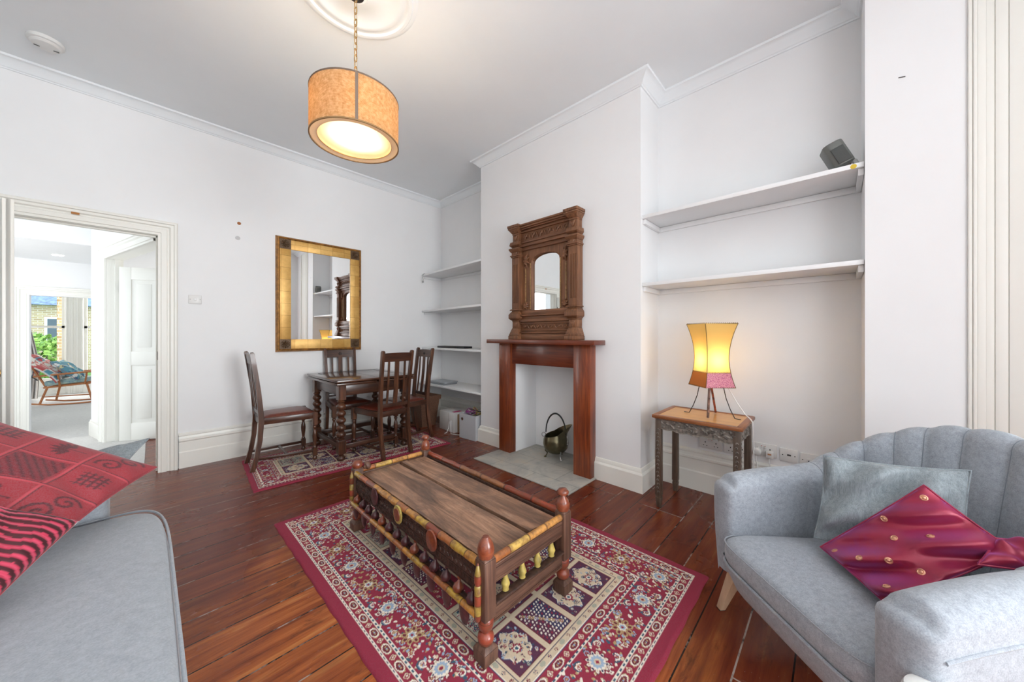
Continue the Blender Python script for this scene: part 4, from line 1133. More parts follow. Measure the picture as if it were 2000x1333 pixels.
def make_chair(label):
    c = thing('dining_chair', label, 'chair', group=None)
    def o(b, n, m='oak', par=None, **k): return b.obj(n, M[m], par or c, **k)
    # local +x is the front; back posts at x=-.20
    fw2, bw2 = .200, .152
    prof = [(-.275, 0), (-.245, .12), (-.222, .26), (-.212, .42), (-.215, .50), (-.232, .70), (-.262, .92), (-.278, 1.03)]
    for s in (-1, 1):
        b = B(); rows = []
        for (x, z) in prof:
            t = .021 if z < .3 else .019; d = .020 if .3 < z < .6 else (.017 if z > .6 else .018)
            yy = s * (bw2 + (.008 * max(0, (z - .5)) / .5))
            rows.append([(x - d, yy - t * .75, z), (x + d, yy - t * .75, z), (x + d, yy + t * .75, z), (x - d, yy + t * .75, z)])
        x, z = prof[-1]; yy = s * (bw2 + .009)
        rows.append([(x - .013, yy - .010, z + .012), (x + .006, yy - .010, z + .014), (x + .006, yy + .010, z + .014), (x - .013, yy + .010, z + .012)])
        b.grid(rows, closed_v=True); bb = len(b.v) - 4; b.f.append([bb, bb + 1, bb + 2, bb + 3]); b.f.append([3, 2, 1, 0])
        o(b, 'back_post', smooth=35)
        # front leg: block, turned, block, bun
        T = TR(.20, s * fw2, 0); b = B(T)
        b.lathe([(0, 0), (.012, 0), (.020, .008), (.022, .018), (.016, .032), (.013, .038), (.02, .044)], 16)
        b.box(-.019, .019, -.019, .019, .044, .115)
        b.lathe([(.014, .115), (.018, .122), (.012, .135), (.014, .16), (.019, .20), (.0215, .235), (.019, .262), (.013, .285), (.011, .30), (.018, .310), (.018, .318), (.013, .326), (.02, .335)], 16)
        b.box(-.020, .020, -.020, .020, .335, .455)
        o(b, 'front_leg', smooth=50)
    # seat rails
    for s in (-1, 1): o(B().bar((-.21, s * bw2, .425), (.20, s * fw2, .425), .024, .055), 'seat_rail', 'oak_x', bevel=.002)
    o(B().box(.188, .212, -fw2, fw2, .398, .452), 'seat_rail', 'oak_y', bevel=.002); o(B().box(-.222, -.200, -bw2, bw2, .398, .452), 'seat_rail', 'oak_y', bevel=.002)
    # drop-in leather seat, gently domed
    rows = []; n = 12
    for i in range(n + 1):
        u = i / n; row = []
        x = -.20 + .40 * u; hw = (bw2 - .012) + (fw2 - bw2) * u + .002
        for j in range(n + 1):
            v = -1 + 2 * j / n; e = min(1, (1 - abs(v)) * 5, u * 6, (1 - u) * 6)
            row.append((x, v * hw, .450 + .022 * math.sin(min(1, e) * PI / 2) + .006 * (1 - v * v)))
        rows.append(row)
    b = B(); b.grid(rows); lo_ = [[(p[0], p[1], .44) for p in r] for r in rows]; b.grid([[r[0] for r in rows], [r[0] for r in lo_]]); b.grid([[r[-1] for r in rows], [r[-1] for r in lo_]]); b.grid([rows[0], lo_[0]]); b.grid([rows[-1], lo_[-1]])
    o(b, 'seat', 'leather', smooth=60, merge=True)
    # stretchers
    b = B()
    for s in (-1, 1): b.bar((-.243, s * bw2, .10), (.20, s * fw2, .085), .016, .024)
    b.bar((-.02, -(bw2 + .018), .094), (-.02, bw2 + .018, .094), .022, .018)
    o(b, 'stretcher', 'oak_x', bevel=.002)
    b = B(); b.bar((-.232, -bw2, .19), (-.232, bw2, .19), .016, .022); 
    # crest rail
    b = B(); rows = []
    for i in range(9):
        y = -bw2 + 2 * bw2 * i / 8; c_ = -.008 * (1 - (y / bw2) ** 2); tp = 1.018 + .004 * (1 - (y / bw2) ** 2)
        rows.append([(-.285 + c_, y, tp), (-.263 + c_, y, tp), (-.252 + c_, y, .935), (-.272 + c_, y, .935)])
    b.grid(rows, closed_v=True); cr = o(b, 'crest_rail', 'oak_y', smooth=35)
    b = B(TR(-.2655, 0, .975, ry=R(90 - 7))); b.tube([(math.cos(i * PI / 8) * .014, math.sin(i * PI / 8) * .014, .002) for i in range(16)], .003, 5, closed=True); b.lathe([(.006, 0), (.006, .003), (0, .004)], 10)
    b.obj('carved_roundel', M['dark'], cr)
    b = B(); b.bar((-.222, -bw2, .505), (-.222, bw2, .505), .018, .035); o(b, 'lower_rail', 'oak_y', bevel=.002)
    # three slats
    for y, w in ((-.088, .020), (0, .046), (.088, .020)):
        b = B(); rows = []
        for i in range(9):
            t = i / 8; z = .50 + .445 * t; x = -.218 - .046 * t - .006 * math.sin(t * PI); 
            rows.append([(x - .005, y - w / 2, z), (x + .005, y - w / 2, z), (x + .005, y + w / 2, z), (x - .005, y + w / 2, z)])
        b.grid(rows, closed_v=True); sl = o(b, 'slat', smooth=35)
        if w > .03:
            b = B(TR(-.2375, 0, .77, ry=R(-6))); 
            for sgn in (-1, 1): b.hexa([(.0, -.010), (.0005, -.010), (.0005, .010), (0, .010)], sgn * .003, [(.0, -.004), (.0005, -.004), (.0005, .004), (0, .004)], sgn * .014)
            b.obj('cut_out', M['dark'], sl)
    return c
CL = ['dark oak slat-back dining chair at the left end of the table', 'dark oak slat-back dining chair standing behind the table against the wall',
      'dark oak slat-back dining chair in front of the table with its back to the camera', 'dark oak slat-back dining chair at the right end of the table near the alcove']
ch0 = make_chair(CL[0]); ch0['group'] = 'dining chairs around the oak table'
ch0.location = (.880, 3.835, .011); ch0.rotation_euler = (0, 0, R(-1.5))
dup(ch0, (1.515, 3.985, .011), R(-93), CL[1])
dup(ch0, (1.642, 3.405, .011), R(95), CL[2])
dup(ch0, (1.990, 3.60, .011), R(179), CL[3])

# ================================================================ RUGS (woven pattern as colours in the pile)
CR = np.array(lin((150, 16, 54))[:3]); CRD = np.array(lin((112, 10, 38))[:3]); CW = np.array(lin((244, 234, 218))[:3]); CC = np.array(lin((222, 202, 172))[:3])
CN = np.array(lin((44, 40, 84))[:3]); CT = np.array(lin((40, 86, 108))[:3]); CB = np.array(lin((160, 182, 206))[:3]); CG = np.array(lin((190, 162, 112))[:3]); CS = np.array(lin((176, 176, 156))[:3])
CP = np.array(lin((84, 26, 62))[:3])
class Paint:
    def __init__(s, w, h, px):
        s.px = px; s.nx = int(round(w / px)) + 1; s.ny = int(round(h / px)) + 1
        s.X, s.Y = np.meshgrid(np.arange(s.nx) * px, np.arange(s.ny) * px, indexing='ij')
        s.a = np.zeros((s.nx, s.ny, 3)); s.w, s.h = w, h
    def win(s, cx, cy, r):
        i0 = max(0, int((cx - r) / s.px)); i1 = min(s.nx, int((cx + r) / s.px) + 2); j0 = max(0, int((cy - r) / s.px)); j1 = min(s.ny, int((cy + r) / s.px) + 2)
        return slice(i0, i1), slice(j0, j1)
    def stamp(s, cx, cy, r, fn, col):
        sl = s.win(cx, cy, r)
        if sl[0].start >= sl[0].stop or sl[1].start >= sl[1].stop: return
        m = fn(s.X[sl] - cx, s.Y[sl] - cy); s.a[sl][m] = col
    def disc(s, cx, cy, r, col, e=1.0, ang=0.0):
        c, q = math.cos(ang), math.sin(ang)
        s.stamp(cx, cy, r * max(1, e) + .002, lambda x, y: ((x * c + y * q) / e) ** 2 + (y * c - x * q) ** 2 < r * r, col)
    def flower(s, cx, cy, r, n, c1, c2, c3, ph=0.0, edge=None):
        def f(sc, am): return lambda x, y: np.hypot(x, y) < sc * r * (1 - am + am * np.cos(n * (np.arctan2(y, x)) + ph))
        if edge is not None: s.stamp(cx, cy, r * 1.25, f(1.15, .14), edge)
        s.stamp(cx, cy, r * 1.2, f(1.0, .14), c1)
        s.stamp(cx, cy, r, f(.62, .10), c2); s.stamp(cx, cy, r, f(.3, .0), c3)
        if r > .03:
            for k in range(n):
                a = (2 * PI * k - ph) / n; s.disc(cx + math.cos(a) * r * .78, cy + math.sin(a) * r * .78, .0042, c3 if k % 2 else CN)
    def line(s, pts, wd, col):
        for (x0, y0), (x1, y1) in zip(pts, pts[1:]):
            n = max(1, int(math.hypot(x1 - x0, y1 - y0) / (s.px * .7)))
            for i in range(n + 1): s.disc(x0 + (x1 - x0) * i / n, y0 + (y1 - y0) * i / n, wd, col)
def rug_raster(w, h, px, seed, cols, rows_n, k=1.0):
    P = Paint(w, h, px); rnd = random.Random(seed); X, Y, A = P.X, P.Y, P.a
    D = np.minimum(np.minimum(X, w - X), np.minimum(Y, h - Y)); A[:] = CR
    def band(a, b, c): m = (D >= a * k) & (D < b * k); A[m] = c
    # along-edge coordinate for dashed lines
    S = np.where(np.minimum(X, w - X) < np.minimum(Y, h - Y), Y, X)
    band(.050, .059, CW); m = (D >= .053 * k) & (D < .0565 * k) & (np.sin(S * 260) > -.2); A[m] = CN
    band(.096, .106, CW); m = (D >= .099 * k) & (D < .1035 * k) & (np.sin(S * 260) > -.2); A[m] = CT
    band(.246, .256, CW); m = (D >= .249 * k) & (D < .2535 * k) & (np.sin(S * 260) > -.2); A[m] = CT
    band(.295, .301, CN); band(.298, .304, CW); band(.304, .332, CC); band(.329, .332, CN)
    # motifs along the four borders, symmetric
    def perim(d, step, fn, inset=0):
        d = d * k
        for (ax, L) in (('x', w), ('y', h)):
            n = max(2, int(round((L - 2 * d) / (step * k)))); st = (L - 2 * d) / n
            for i in range(n + (1 if inset == 0 else 0)):
                t = d + st * (i + (0 if inset == 0 else .5))
                for side in (0, 1):
                    if ax == 'x': fn(i, t, d if side == 0 else h - d, 0)
                    else: fn(i, d if side == 0 else w - d, t, PI / 2)
    def oval(i, x, y, a):
        if i % 2 == 0:
            P.disc(x, y, .0150 * k, CW, 1.8, a); P.disc(x, y, .0112 * k, CRD, 1.8, a)
            for q in (-1, 0, 1): P.disc(x + math.cos(a) * q * .008 * k, y + math.sin(a) * q * .008 * k, .0036 * k, CG if q else CB)
        else:
            P.flower(x, y, .013 * k, 4, CC, CR, CW, PI / 4)
            for s_ in (-1, 1):
                for u in (-1, 1): P.line([(x + math.cos(a) * s_ * .022 * k - math.sin(a) * u * .004, y + math.sin(a) * s_ * .022 * k + math.cos(a) * u * .004), (x + math.cos(a) * s_ * .030 * k - math.sin(a) * u * .011 * k, y + math.sin(a) * s_ * .030 * k + math.cos(a) * u * .011 * k)], .0018, CG)
    perim(.0775, .050, oval); perim(.2755, .050, oval)
    perim(.316, .040, lambda i, x, y, a: P.flower(x, y, .008 * k, 5, CRD if i % 2 else CN, CC, CR) if i % 3 else P.disc(x, y, .009, CS, 1.5, a))
    def scroll(cx, cy, a, s_, col, r=.024):
        pts = []
        for i in range(14):
            t = i / 13; q = a + s_ * t * 4.4; rr = r * k * (1 - .75 * t); pts.append((cx + math.cos(q) * rr, cy + math.sin(q) * rr))
        P.line(pts, .0028 * k, col)
    def main(i, x, y, a):
        ca, sa = math.cos(a), math.sin(a)
        def L(u, v): return x + (ca * u - sa * v) * k, y + (sa * u + ca * v) * k
        if i % 2 == 0:
            for (u, v, an, s_) in ((-.066, .036, .5, 1), (.066, .036, 2.6, -1), (-.066, -.036, -.5, -1), (.066, -.036, 3.6, 1)):
                cx, cy = L(u, v); scroll(cx, cy, an + a, s_, CT, .025); scroll(cx + .003, cy - .002, an + a, s_, CW, .018); P.disc(cx, cy, .006, CR); P.disc(cx, cy, .003, CW)
            P.flower(x, y, .043 * k, 12, CW, CB, CC, 0, edge=CRD)
            P.disc(x, y, .007, CR)
        else:
            for (u, v, an, s_) in ((-.054, .044, .8, -1), (.054, .044, 2.4, 1), (-.054, -.044, -.8, 1), (.054, -.044, 3.9, -1)):
                cx, cy = L(u, v); scroll(cx, cy, an + a, s_, CG, .020); P.disc(*L(u * .9, v * 1.05), .006 * k, CB); P.line([L(0, 0), L(u * .8, v * .8)], .0016, CW)
            
            for q in range(8):
                an = q * PI / 4; P.disc(x + math.cos(an) * .030 * k, y + math.sin(an) * .030 * k, .0105 * k, CG, 1.35, an); P.disc(x + math.cos(an) * .030 * k, y + math.sin(an) * .030 * k, .006 * k, CRD, 1.3, an)
            P.flower(x, y, .020 * k, 6, CW, CB, CR)
    # fillers first
    for _ in range(int(w * h * 1900)):
        x, y = rnd.uniform(.108 * k, w - .108 * k), rnd.uniform(.108 * k, h - .108 * k)
        d = min(x, w - x, y, h - y) / k
        if .110 < d < .242:
            c = rnd.choice([CW, CG, CB, CT, CC]); P.disc(x, y, rnd.uniform(.003, .0058) * k, c, rnd.uniform(1, 2), rnd.uniform(0, 3))
    for dd_, st_ in ((.132, .0675), (.222, .0675)): perim(dd_, st_, lambda i, x, y, a: P.flower(x, y, .0125 * k, 6, CB if i % 2 else CW, CR, CG, edge=CRD), 1)
    perim(.176, .2025 / 2 * 2 if k == 1 else .2, main)
    # field of garden panels
    f0 = .332 * k; fw_, fh_ = w - 2 * f0, h - 2 * f0; m = D >= f0; A[m] = CC
    cw_, rh_ = fw_ / cols, fh_ / rows_n; g = .012 * k
    def clipfill(x0, y0, x1, y1, fn):
        i0, i1, j0, j1 = int(x0 / px), int(x1 / px) + 1, int(y0 / px), int(y1 / px) + 1
        save = A.copy() if False else None
        fn()
    for c in range(cols):
        for r in range(rows_n):
            x0, y0 = f0 + c * cw_ + g, f0 + r * rh_ + g; x1, y1 = x0 + cw_ - 2 * g, y0 + rh_ - 2 * g; cx, cy = (x0 + x1) / 2, (y0 + y1) / 2
            kind = ((0, 1, 0, 0), (3, 0, 2, 1), (2, 3, 0, 3), (1, 0, 3, 2))[r % 4][c % 4]
            m = (X >= x0) & (X <= x1) & (Y >= y0) & (Y <= y1); bm_ = m & ~((X >= x0 + .004) & (X <= x1 - .004) & (Y >= y0 + .004) & (Y <= y1 - .004))
            inside = (X >= x0 + .004) & (X <= x1 - .004) & (Y >= y0 + .004) & (Y <= y1 - .004)
            before = A.copy()
            if kind == 1:      # rows of little boteh on navy / plum
                A[inside] = np.where(((X + Y * .0)[inside] > cx)[:, None], CN, CP)
                yy = y0 + .012; rr_ = 0
                while yy < y1 - .006:
                    xx = x0 + .010 + (.006 if rr_ % 2 else 0)
                    while xx < x1 - .006:
                        P.disc(xx, yy, .0036, CW if rnd.random() < .75 else CR, 1.5, .7); xx += .0155
                    yy += .0145; rr_ += 1
                P.line([(x0 + .02, y1 - .02), (cx, cy), (x1 - .03, y0 + .03)], .006, CG); 
                for q in range(9): t = q / 8; P.flower(x0 + .02 + (x1 - x0 - .05) * t, y1 - .02 - (y1 - y0 - .05) * t, .009, 5, CB if q % 2 else CG, CR, CW)
            elif kind in (0, 2):
                bg = CC if kind == 0 else CR; fg = [CN, CR, CT, CP, CB] if kind == 0 else [CW, CG, CT, CB, CC]
                A[inside] = bg
                if kind == 0:      # pointed medallion
                    for sc, col in ((1, CN), (.93, CW), (.88, CC)):
                        aw, ah = (x1 - x0) * .44 * sc, (y1 - y0) * .44 * sc
                        ii = (((np.abs(X - cx) / aw) ** 1.5 + (np.abs(Y - cy) / ah) ** 1.5) < 1 + .12 * np.cos(8 * np.arctan2(Y - cy, X - cx))) & inside; A[ii] = col
                    out = inside & ((((np.abs(X - cx) / ((x1 - x0) * .44)) ** 1.5 + (np.abs(Y - cy) / ((y1 - y0) * .44)) ** 1.5) >= 1 + .12 * np.cos(8 * np.arctan2(Y - cy, X - cx)))); A[out] = CP
                for _ in range(int((x1 - x0) * (y1 - y0) * 2600)):
                    x, y = rnd.uniform(x0 + .01, x1 - .01), rnd.uniform(y0 + .01, y1 - .01)
                    if rnd.random() < .45: P.flower(x, y, rnd.uniform(.006, .010), 5, rnd.choice(fg), bg, rnd.choice(fg), rnd.random() * 6)
                    else: P.disc(x, y, rnd.uniform(.002, .004), rnd.choice(fg), 1.9, rnd.uniform(0, 3))
                P.flower(cx, cy - .01, .022 * k, 8, fg[1], CW, fg[2])
            else:              # tree
                A[inside] = CS if (c + r) % 2 else CN
                fg = [CN, CR, CT, CP, CW] if (c + r) % 2 else [CW, CG, CB, CR, CC]
                P.line([(cx, y0 + .02), (cx + .004, cy), (cx, y1 - .03)], .004, fg[1])
                for q in range(16):
                    yy = y0 + .03 + (y1 - y0 - .07) * q / 15; s_ = 1 if q % 2 else -1; ln = (x1 - x0) * .40
                    pts = [(cx + s_ * ln * t, yy + .03 * t + .012 * math.sin(t * 5)) for t in (0, .25, .5, .75, 1)]
                    P.line(pts, .0019, fg[0])
                    for (px_, py_) in pts[1:]: P.flower(px_, py_, .0075, 5, rnd.choice(fg), fg[1], fg[4])
                for _ in range(60): P.disc(rnd.uniform(x0 + .01, x1 - .01), rnd.uniform(y0 + .01, y1 - .01), .0028, rnd.choice(fg), 1.8, rnd.uniform(0, 3))
            A[~m] = before[~m]; A[bm_] = CRD
    # slight unevenness of the dye
    rs = np.random.RandomState(seed); A *= (1 + .10 * (rs.rand(*A.shape[:2]) - .5))[..., None]
    return P
def grid_mesh(name, pts, cols, mat, parent=None, closed=False):
    """pts (nu, nv, 3) array, cols (nu, nv, 3) -> mesh with a colour attribute"""
    nu, nv = pts.shape[:2]
    me = bpy.data.meshes.new(name)
    idx = np.arange(nu * nv).reshape(nu, nv)
    f = np.stack([idx[:-1, :-1], idx[1:, :-1], idx[1:, 1:], idx[:-1, 1:]], -1).reshape(-1, 4)
    me.vertices.add(nu * nv); me.vertices.foreach_set('co', pts.reshape(-1).astype(np.float32))
    me.loops.add(f.size); me.loops.foreach_set('vertex_index', f.reshape(-1).astype(np.int32))
    me.polygons.add(len(f)); me.polygons.foreach_set('loop_start', (np.arange(len(f)) * 4).astype(np.int32))
    me.polygons.foreach_set('use_smooth', np.ones(len(f), dtype=bool))
    me.update(calc_edges=True)
    ca = me.color_attributes.new('Col', 'FLOAT_COLOR', 'POINT')
    c4 = np.ones((nu * nv, 4), dtype=np.float32); c4[:, :3] = cols.reshape(-1, 3); ca.data.foreach_set('color', c4.reshape(-1))
    me.materials.append(mat); o = bpy.data.objects.new(name, me); COL.objects.link(o)
    if parent is not None: o.parent = parent
    return o
M['rug'] = vcol_mat('woven_rug_pile', sheen=.0)
def make_rug(w, h, px, th, seed, cols, rows_n, loc, rz, label, k=1.0, group=None):
    P = rug_raster(w, h, px, seed, cols, rows_n, k)
    X, Y = P.X, P.Y; D = np.minimum(np.minimum(X, w - X), np.minimum(Y, h - Y))
    lum = P.a.sum(-1); Z = th * np.minimum(1, (D / .012)) ** .4 + .0012 * (lum > .8) + .001 * np.sin(X * 9 + Y * 5)
    Z[D < px * .5] = 0.0008
    # soft ripple of the edge, like a rug that is not perfectly flat
    Xw = X + .0016 * np.sin(Y * 37) * (D < .03); Yw = Y + .0016 * np.sin(X * 31) * (D < .03)
    o = grid_mesh('patterned_rug', np.stack([Xw, Yw, Z], -1), P.a, M['rug'])
    o.location = loc; o.rotation_euler = (0, 0, rz); tag(o, label, 'rug')
    return o
make_rug(1.36, 2.13, .0032, .011, 11, 4, 7, (.537, .452, 0.0), R(.2), 'large crimson Persian-pattern rug with panelled field under the low carved table')
make_rug(1.76, .90, .005, .010, 23, 6, 2, (.530, 3.215, 0.0), R(-3.6), 'smaller crimson Persian-pattern rug lying under the dining table', k=.72)

# ================================================================ LOW CARVED TABLE
ct = thing('coffee_table', 'low carved and lacquered wooden table with turned posts and spindles on the large rug', 'table', (.845, .935, .012), rz=R(-1.2))
def weathered():
    t = NT('weathered_plank'); v = t.coords((9, .9, 9)); a = t.noise(v, 1.5, 7, .66, 2.2)
    c = t.ramp(a.outputs[0], [(.25, lin((84, 62, 52))), (.42, lin((130, 98, 78))), (.58, lin((170, 130, 104))), (.78, lin((204, 172, 146)))])
    n = t.noise(t.coords((4, 1.6, 4)), 2.2, 6, .7, .8)
    c = t.mix(t.ramp(n.outputs[0], [(.44, (0, 0, 0, 1)), (.62, (.7, .7, .7, 1))]), c, lin((92, 72, 62)))
    t.base(c); f = t.noise(t.coords((120, 4, 120)), 1, 3, .6); t.bump(f.outputs[0], .3, .0015); t.set(Roughness=.42); return t.m
M['plank'] = weathered()
M['ctwood'] = wood('old_brown_wood', (62, 40, 32), (100, 68, 54), (140, 102, 82), axis=2, rough=.5)
M['ctwood_x'] = wood('old_brown_wood_x', (62, 40, 32), (100, 68, 54), (146, 108, 86), axis=0, rough=.5)
M['ctdark'] = plain('dark_carved_wood', (66, 46, 38), .5, noise=.3, bump=.4, nscale=50)
def lacquer(name, axis, pal, scale=11):
    t = NT(name); sx = t.node('ShaderNodeSeparateXYZ'); t.link(t.coords(), sx.inputs[0])
    mu = t.node('ShaderNodeMath', operation='MULTIPLY'); t.link(sx.outputs[axis], mu.inputs[0]); mu.inputs[1].default_value = scale
    fl = t.node('ShaderNodeMath', operation='FLOOR'); t.link(mu.outputs[0], fl.inputs[0])
    wn = t.node('ShaderNodeTexWhiteNoise', noise_dimensions='1D'); t.link(fl.outputs[0], wn.inputs['W'])
    n_ = len(pal); r = t.node('ShaderNodeValToRGB'); r.color_ramp.interpolation = 'CONSTANT'; e = r.color_ramp.elements
    e[0].position, e[0].color = 0, lin(pal[0]); e[1].position, e[1].color = 1 / n_, lin(pal[1])
    for i in range(2, n_): x = e.new(i / n_); x.color = lin(pal[i])
    t.link(wn.outputs[0], r.inputs[0])
    fr = t.node('ShaderNodeMath', operation='FRACT'); t.link(mu.outputs[0], fr.inputs[0])
    edge = t.ramp(fr.outputs[0], [(0.0, (1, 1, 1, 1)), (.05, (0, 0, 0, 1)), (.95, (0, 0, 0, 1)), (1.0, (1, 1, 1, 1))])
    c = t.mix(edge, r.outputs[0], lin((50, 26, 20)))
    n = t.noise(t.coords(), 28, 5, .7); c = t.mix(t.ramp(n.outputs[0], [(.42, (0, 0, 0, 1)), (.66, (.85, .85, .85, 1))]), c, lin((112, 70, 46)))
    t.base(c); t.set(Roughness=.3, Coat_Weight=.3); return t.m
Y_, O_, R_ = (196, 158, 62), (172, 104, 54), (140, 62, 44)
M['lac_y'] = lacquer('lacquer_bands_long', 1, [Y_, O_, (188, 96, 50), (200, 140, 60), R_, O_])
M['lac_x'] = lacquer('lacquer_bands_short', 0, [(214, 176, 92), Y_, O_, (210, 150, 80)], 9)
M['lac_r'] = lacquer('lacquer_bands_red', 1, [R_, (176, 80, 48), (166, 70, 44), (150, 96, 60)], 5)
M['lac_z'] = lacquer('lacquer_bands_post', 2, [R_, (168, 74, 50), (176, 150, 70), R_, (158, 66, 46)], 28)
M['lacred'] = wood('worn_red_lacquer', (92, 46, 32), (132, 60, 38), (164, 92, 58), axis=0, rough=.3, coat=.4)
M['lacplum'] = plain('dark_plum_lacquer', (74, 38, 40), .28, noise=.3, nscale=30)
M['lacyel'] = plain('worn_yellow_lacquer', (176, 156, 84), .3, noise=.2, nscale=30)
CX, CY = .475, 1.205
def co(b, n, m='ctwood', par=None, **k): return b.obj(n, M[m], par or ct, **k)
fin = {0: [(.026, .375), (.030, .384), (.032, .405), (.027, .425), (.018, .440), (.013, .447), (.012, .449)],
       1: [(.026, .375), (.030, .384), (.032, .402), (.026, .422), (.014, .436), (.012, .446), (.026, .452), (.028, .462), (.020, .472), (0, .476)],
       2: [(.024, .375), (.031, .386), (.032, .40), (.024, .412), (.018, .418), (.016, .420)],
       3: [(.026, .375), (.031, .386), (.031, .41), (.022, .432), (.014, .440), (.016, .450), (.025, .456), (.025, .468), (.014, .478), (0, .480)]}
for i, (x, y) in enumerate(((0, 0), (CX, 0), (0, CY), (CX, CY))):
    q = lambda h: [(x - h, y - h), (x + h, y - h), (x + h, y + h), (x - h, y + h)]
    b = B(); b.hexa(q(.033), 0, q(.034), .045); b.hexa(q(.034), .045, q(.020), .062); 
    b.box(x - .028, x + .028, y - .028, y + .028, .155, .370); b.hexa(q(.028), .370, q(.022), .378)
    pst = co(b, 'post', bevel=.004)
    b = B(TR(x, y, 0)); b.lathe([(.020, .058), (.028, .066), (.031, .08), (.028, .094), (.016, .102), (.018, .108), (.026, .116), (.029, .13), (.029, .15), (.024, .156)], 22)
    co(b, 'turned_leg', 'lac_z', par=pst, smooth=50)
    b = B(TR(x, y, 0)); b.lathe([(.0, fin[i][0][1] - .002)] + fin[i] + ([(0, fin[i][-1][1])] if fin[i][-1][0] > 0 else []), 24); co(b, 'finial', 'lacred', par=pst, smooth=50)
# half-spindles applied to the left faces of the posts
for y in (0, CY):
    b = B(TR(-.034, y + (.004 if y == 0 else -.004), 0)); b.lathe([(.008, .155), (.013, .165), (.013, .28), (.010, .285), (.014, .295), (.014, .315), (.010, .335), (.003, .362), (0, .364)], 16)
    co(b, 'applied_spindle', 'lac_z', smooth=50)
# loose knob beside the far-left post
b = B(TR(.052, CY - .012, .375, ry=R(70))); b.lathe([(.010, -.018), (.012, -.01), (.024, -.004), (.026, .008), (.018, .020), (.008, .025), (0, .026)], 20); co(b, 'side_knob', 'ctwood', smooth=50)
# planks
def plank(x0, x1, y0, y1, z, wav, n=24):
    rows = []
    for i in range(n + 1):
        y = y0 + (y1 - y0) * i / n; dx = wav * math.sin(i * .5) 
        rows.append([(x0, y, z - .018), (x0, y, z), (x1 + dx, y, z), (x1 + dx, y, z - .018)])
    b = B(); b.grid(rows, closed_v=True); b.f.append([0, 1, 2, 3]); k = len(b.v) - 4; b.f.append([k + 3, k + 2, k + 1, k]); return b
co(plank(.024, .262, .028, CY - .028, .338, .003), 'top_plank', 'plank', smooth=30)
co(plank(.276, .318, .028, CY - .028, .345, .0015), 'top_plank', 'plank', smooth=30)
co(plank(.322, CX - .024, .028, CY - .028, .338, .0), 'top_plank', 'plank', smooth=30)
co(B().box(.02, CX - .02, .02, CY - .02, .300, .318), 'underframe', 'ctdark')
# long sides
for s, X in ((-1, 0.0), (1, CX)):
    x = X + s * .008
    b = B(); n = 30
    b.tube([(x + s * .008, .03 + (CY - .06) * i / n, .350 + .0012 * math.sin(i * 1.7)) for i in range(n + 1)], [.0155 + .0015 * math.sin(i * 2.3) for i in range(n + 1)], 12)
    co(b, 'top_rail', 'lac_y' if s < 0 else 'lac_r', smooth=50)
    co(B().box(x - .011, x + .011, .026, CY - .026, .238, .340), 'side_panel', 'ctdark', bevel=.002)
    # chip-carved chevrons in relief
    b = B(); xx = x + s * .012
    for zc, a_ in ((.325, .010), (.262, .010)):
        for k in range(58):
            y = .04 + k * .0195
            b.bar((xx, y, zc - a_), (xx, y + .00975, zc + a_), .003, .003); b.bar((xx, y + .00975, zc + a_), (xx, y + .0195, zc - a_), .003, .003)
    for k in range(40):
        y = .045 + k * .0285; b.lathe([(.011, 0), (.009, .003), (.0, .0035)], 8, TR(xx - s * .001, y, .293, ry=s * PI / 2))
    for zc in (.309, .278, .243): b.box(xx - .0015, xx + .0015, .03, CY - .03, zc - .0015, zc + .0015)
    co(b, 'chip_carving', 'ctdark')
    # lower rail set out from the panel
    xr = X + s * .038
    b = B(); b.tube([(xr, .01 + (CY - .02) * i / n, .178) for i in range(n + 1)], .0125, 12); co(b, 'lower_rail', 'lac_r' if s > 0 else 'lac_y', smooth=50)
    nb = 14
    for k in range(nb):
        y = .055 + k * (CY - .11) / (nb - 1)
        b = B(TR(xr - s * .012, y, .183, ry=s * R(-12))); b.lathe([(.006, 0), (.018, .006), (.022, .018), (.019, .030), (.008, .040), (.005, .048), (.010, .054), (.010, .060)], 18)
        co(b, 'baluster', 'lacred' if k % 4 == 1 else 'lacplum', smooth=50)
    for k in range(10):   # scalloped drops under the rail
        y = .08 + k * (CY - .16) / 9
        b = B(TR(xr, y, 0)); b.lathe([(0, .100), (.014, .106), (.026, .128), (.030, .150), (.028, .170)], 16, sx=.35, sy=1.0); co(b, 'drop', 'lacplum', smooth=50)
    co(B().box(xr - s * .028 - .006, xr - s * .028 + .006, .03, CY - .03, .160, .184), 'inner_rail', 'ctdark')
for y, m_, m2 in ((.31, 'lacred', None), (.61, 'lacyel', 'lacred'), (.875, 'lacplum', None)):
    b = B(TR(-.030, y, .318, ry=R(-90))); b.lathe([(.010, -.022), (.012, 0), (.039, .002), (.041, .006), (.038, .010), (0, .013)], 32, sx=1.1)
    d_ = co(b, 'disc', m_, smooth=40)
    if m2: B(TR(-.0430, y, .318, ry=R(-90))).lathe([(.030, -.006), (.027, .0005), (0, .0015)], 24, sx=1.1).obj('disc_centre', M[m2], d_)
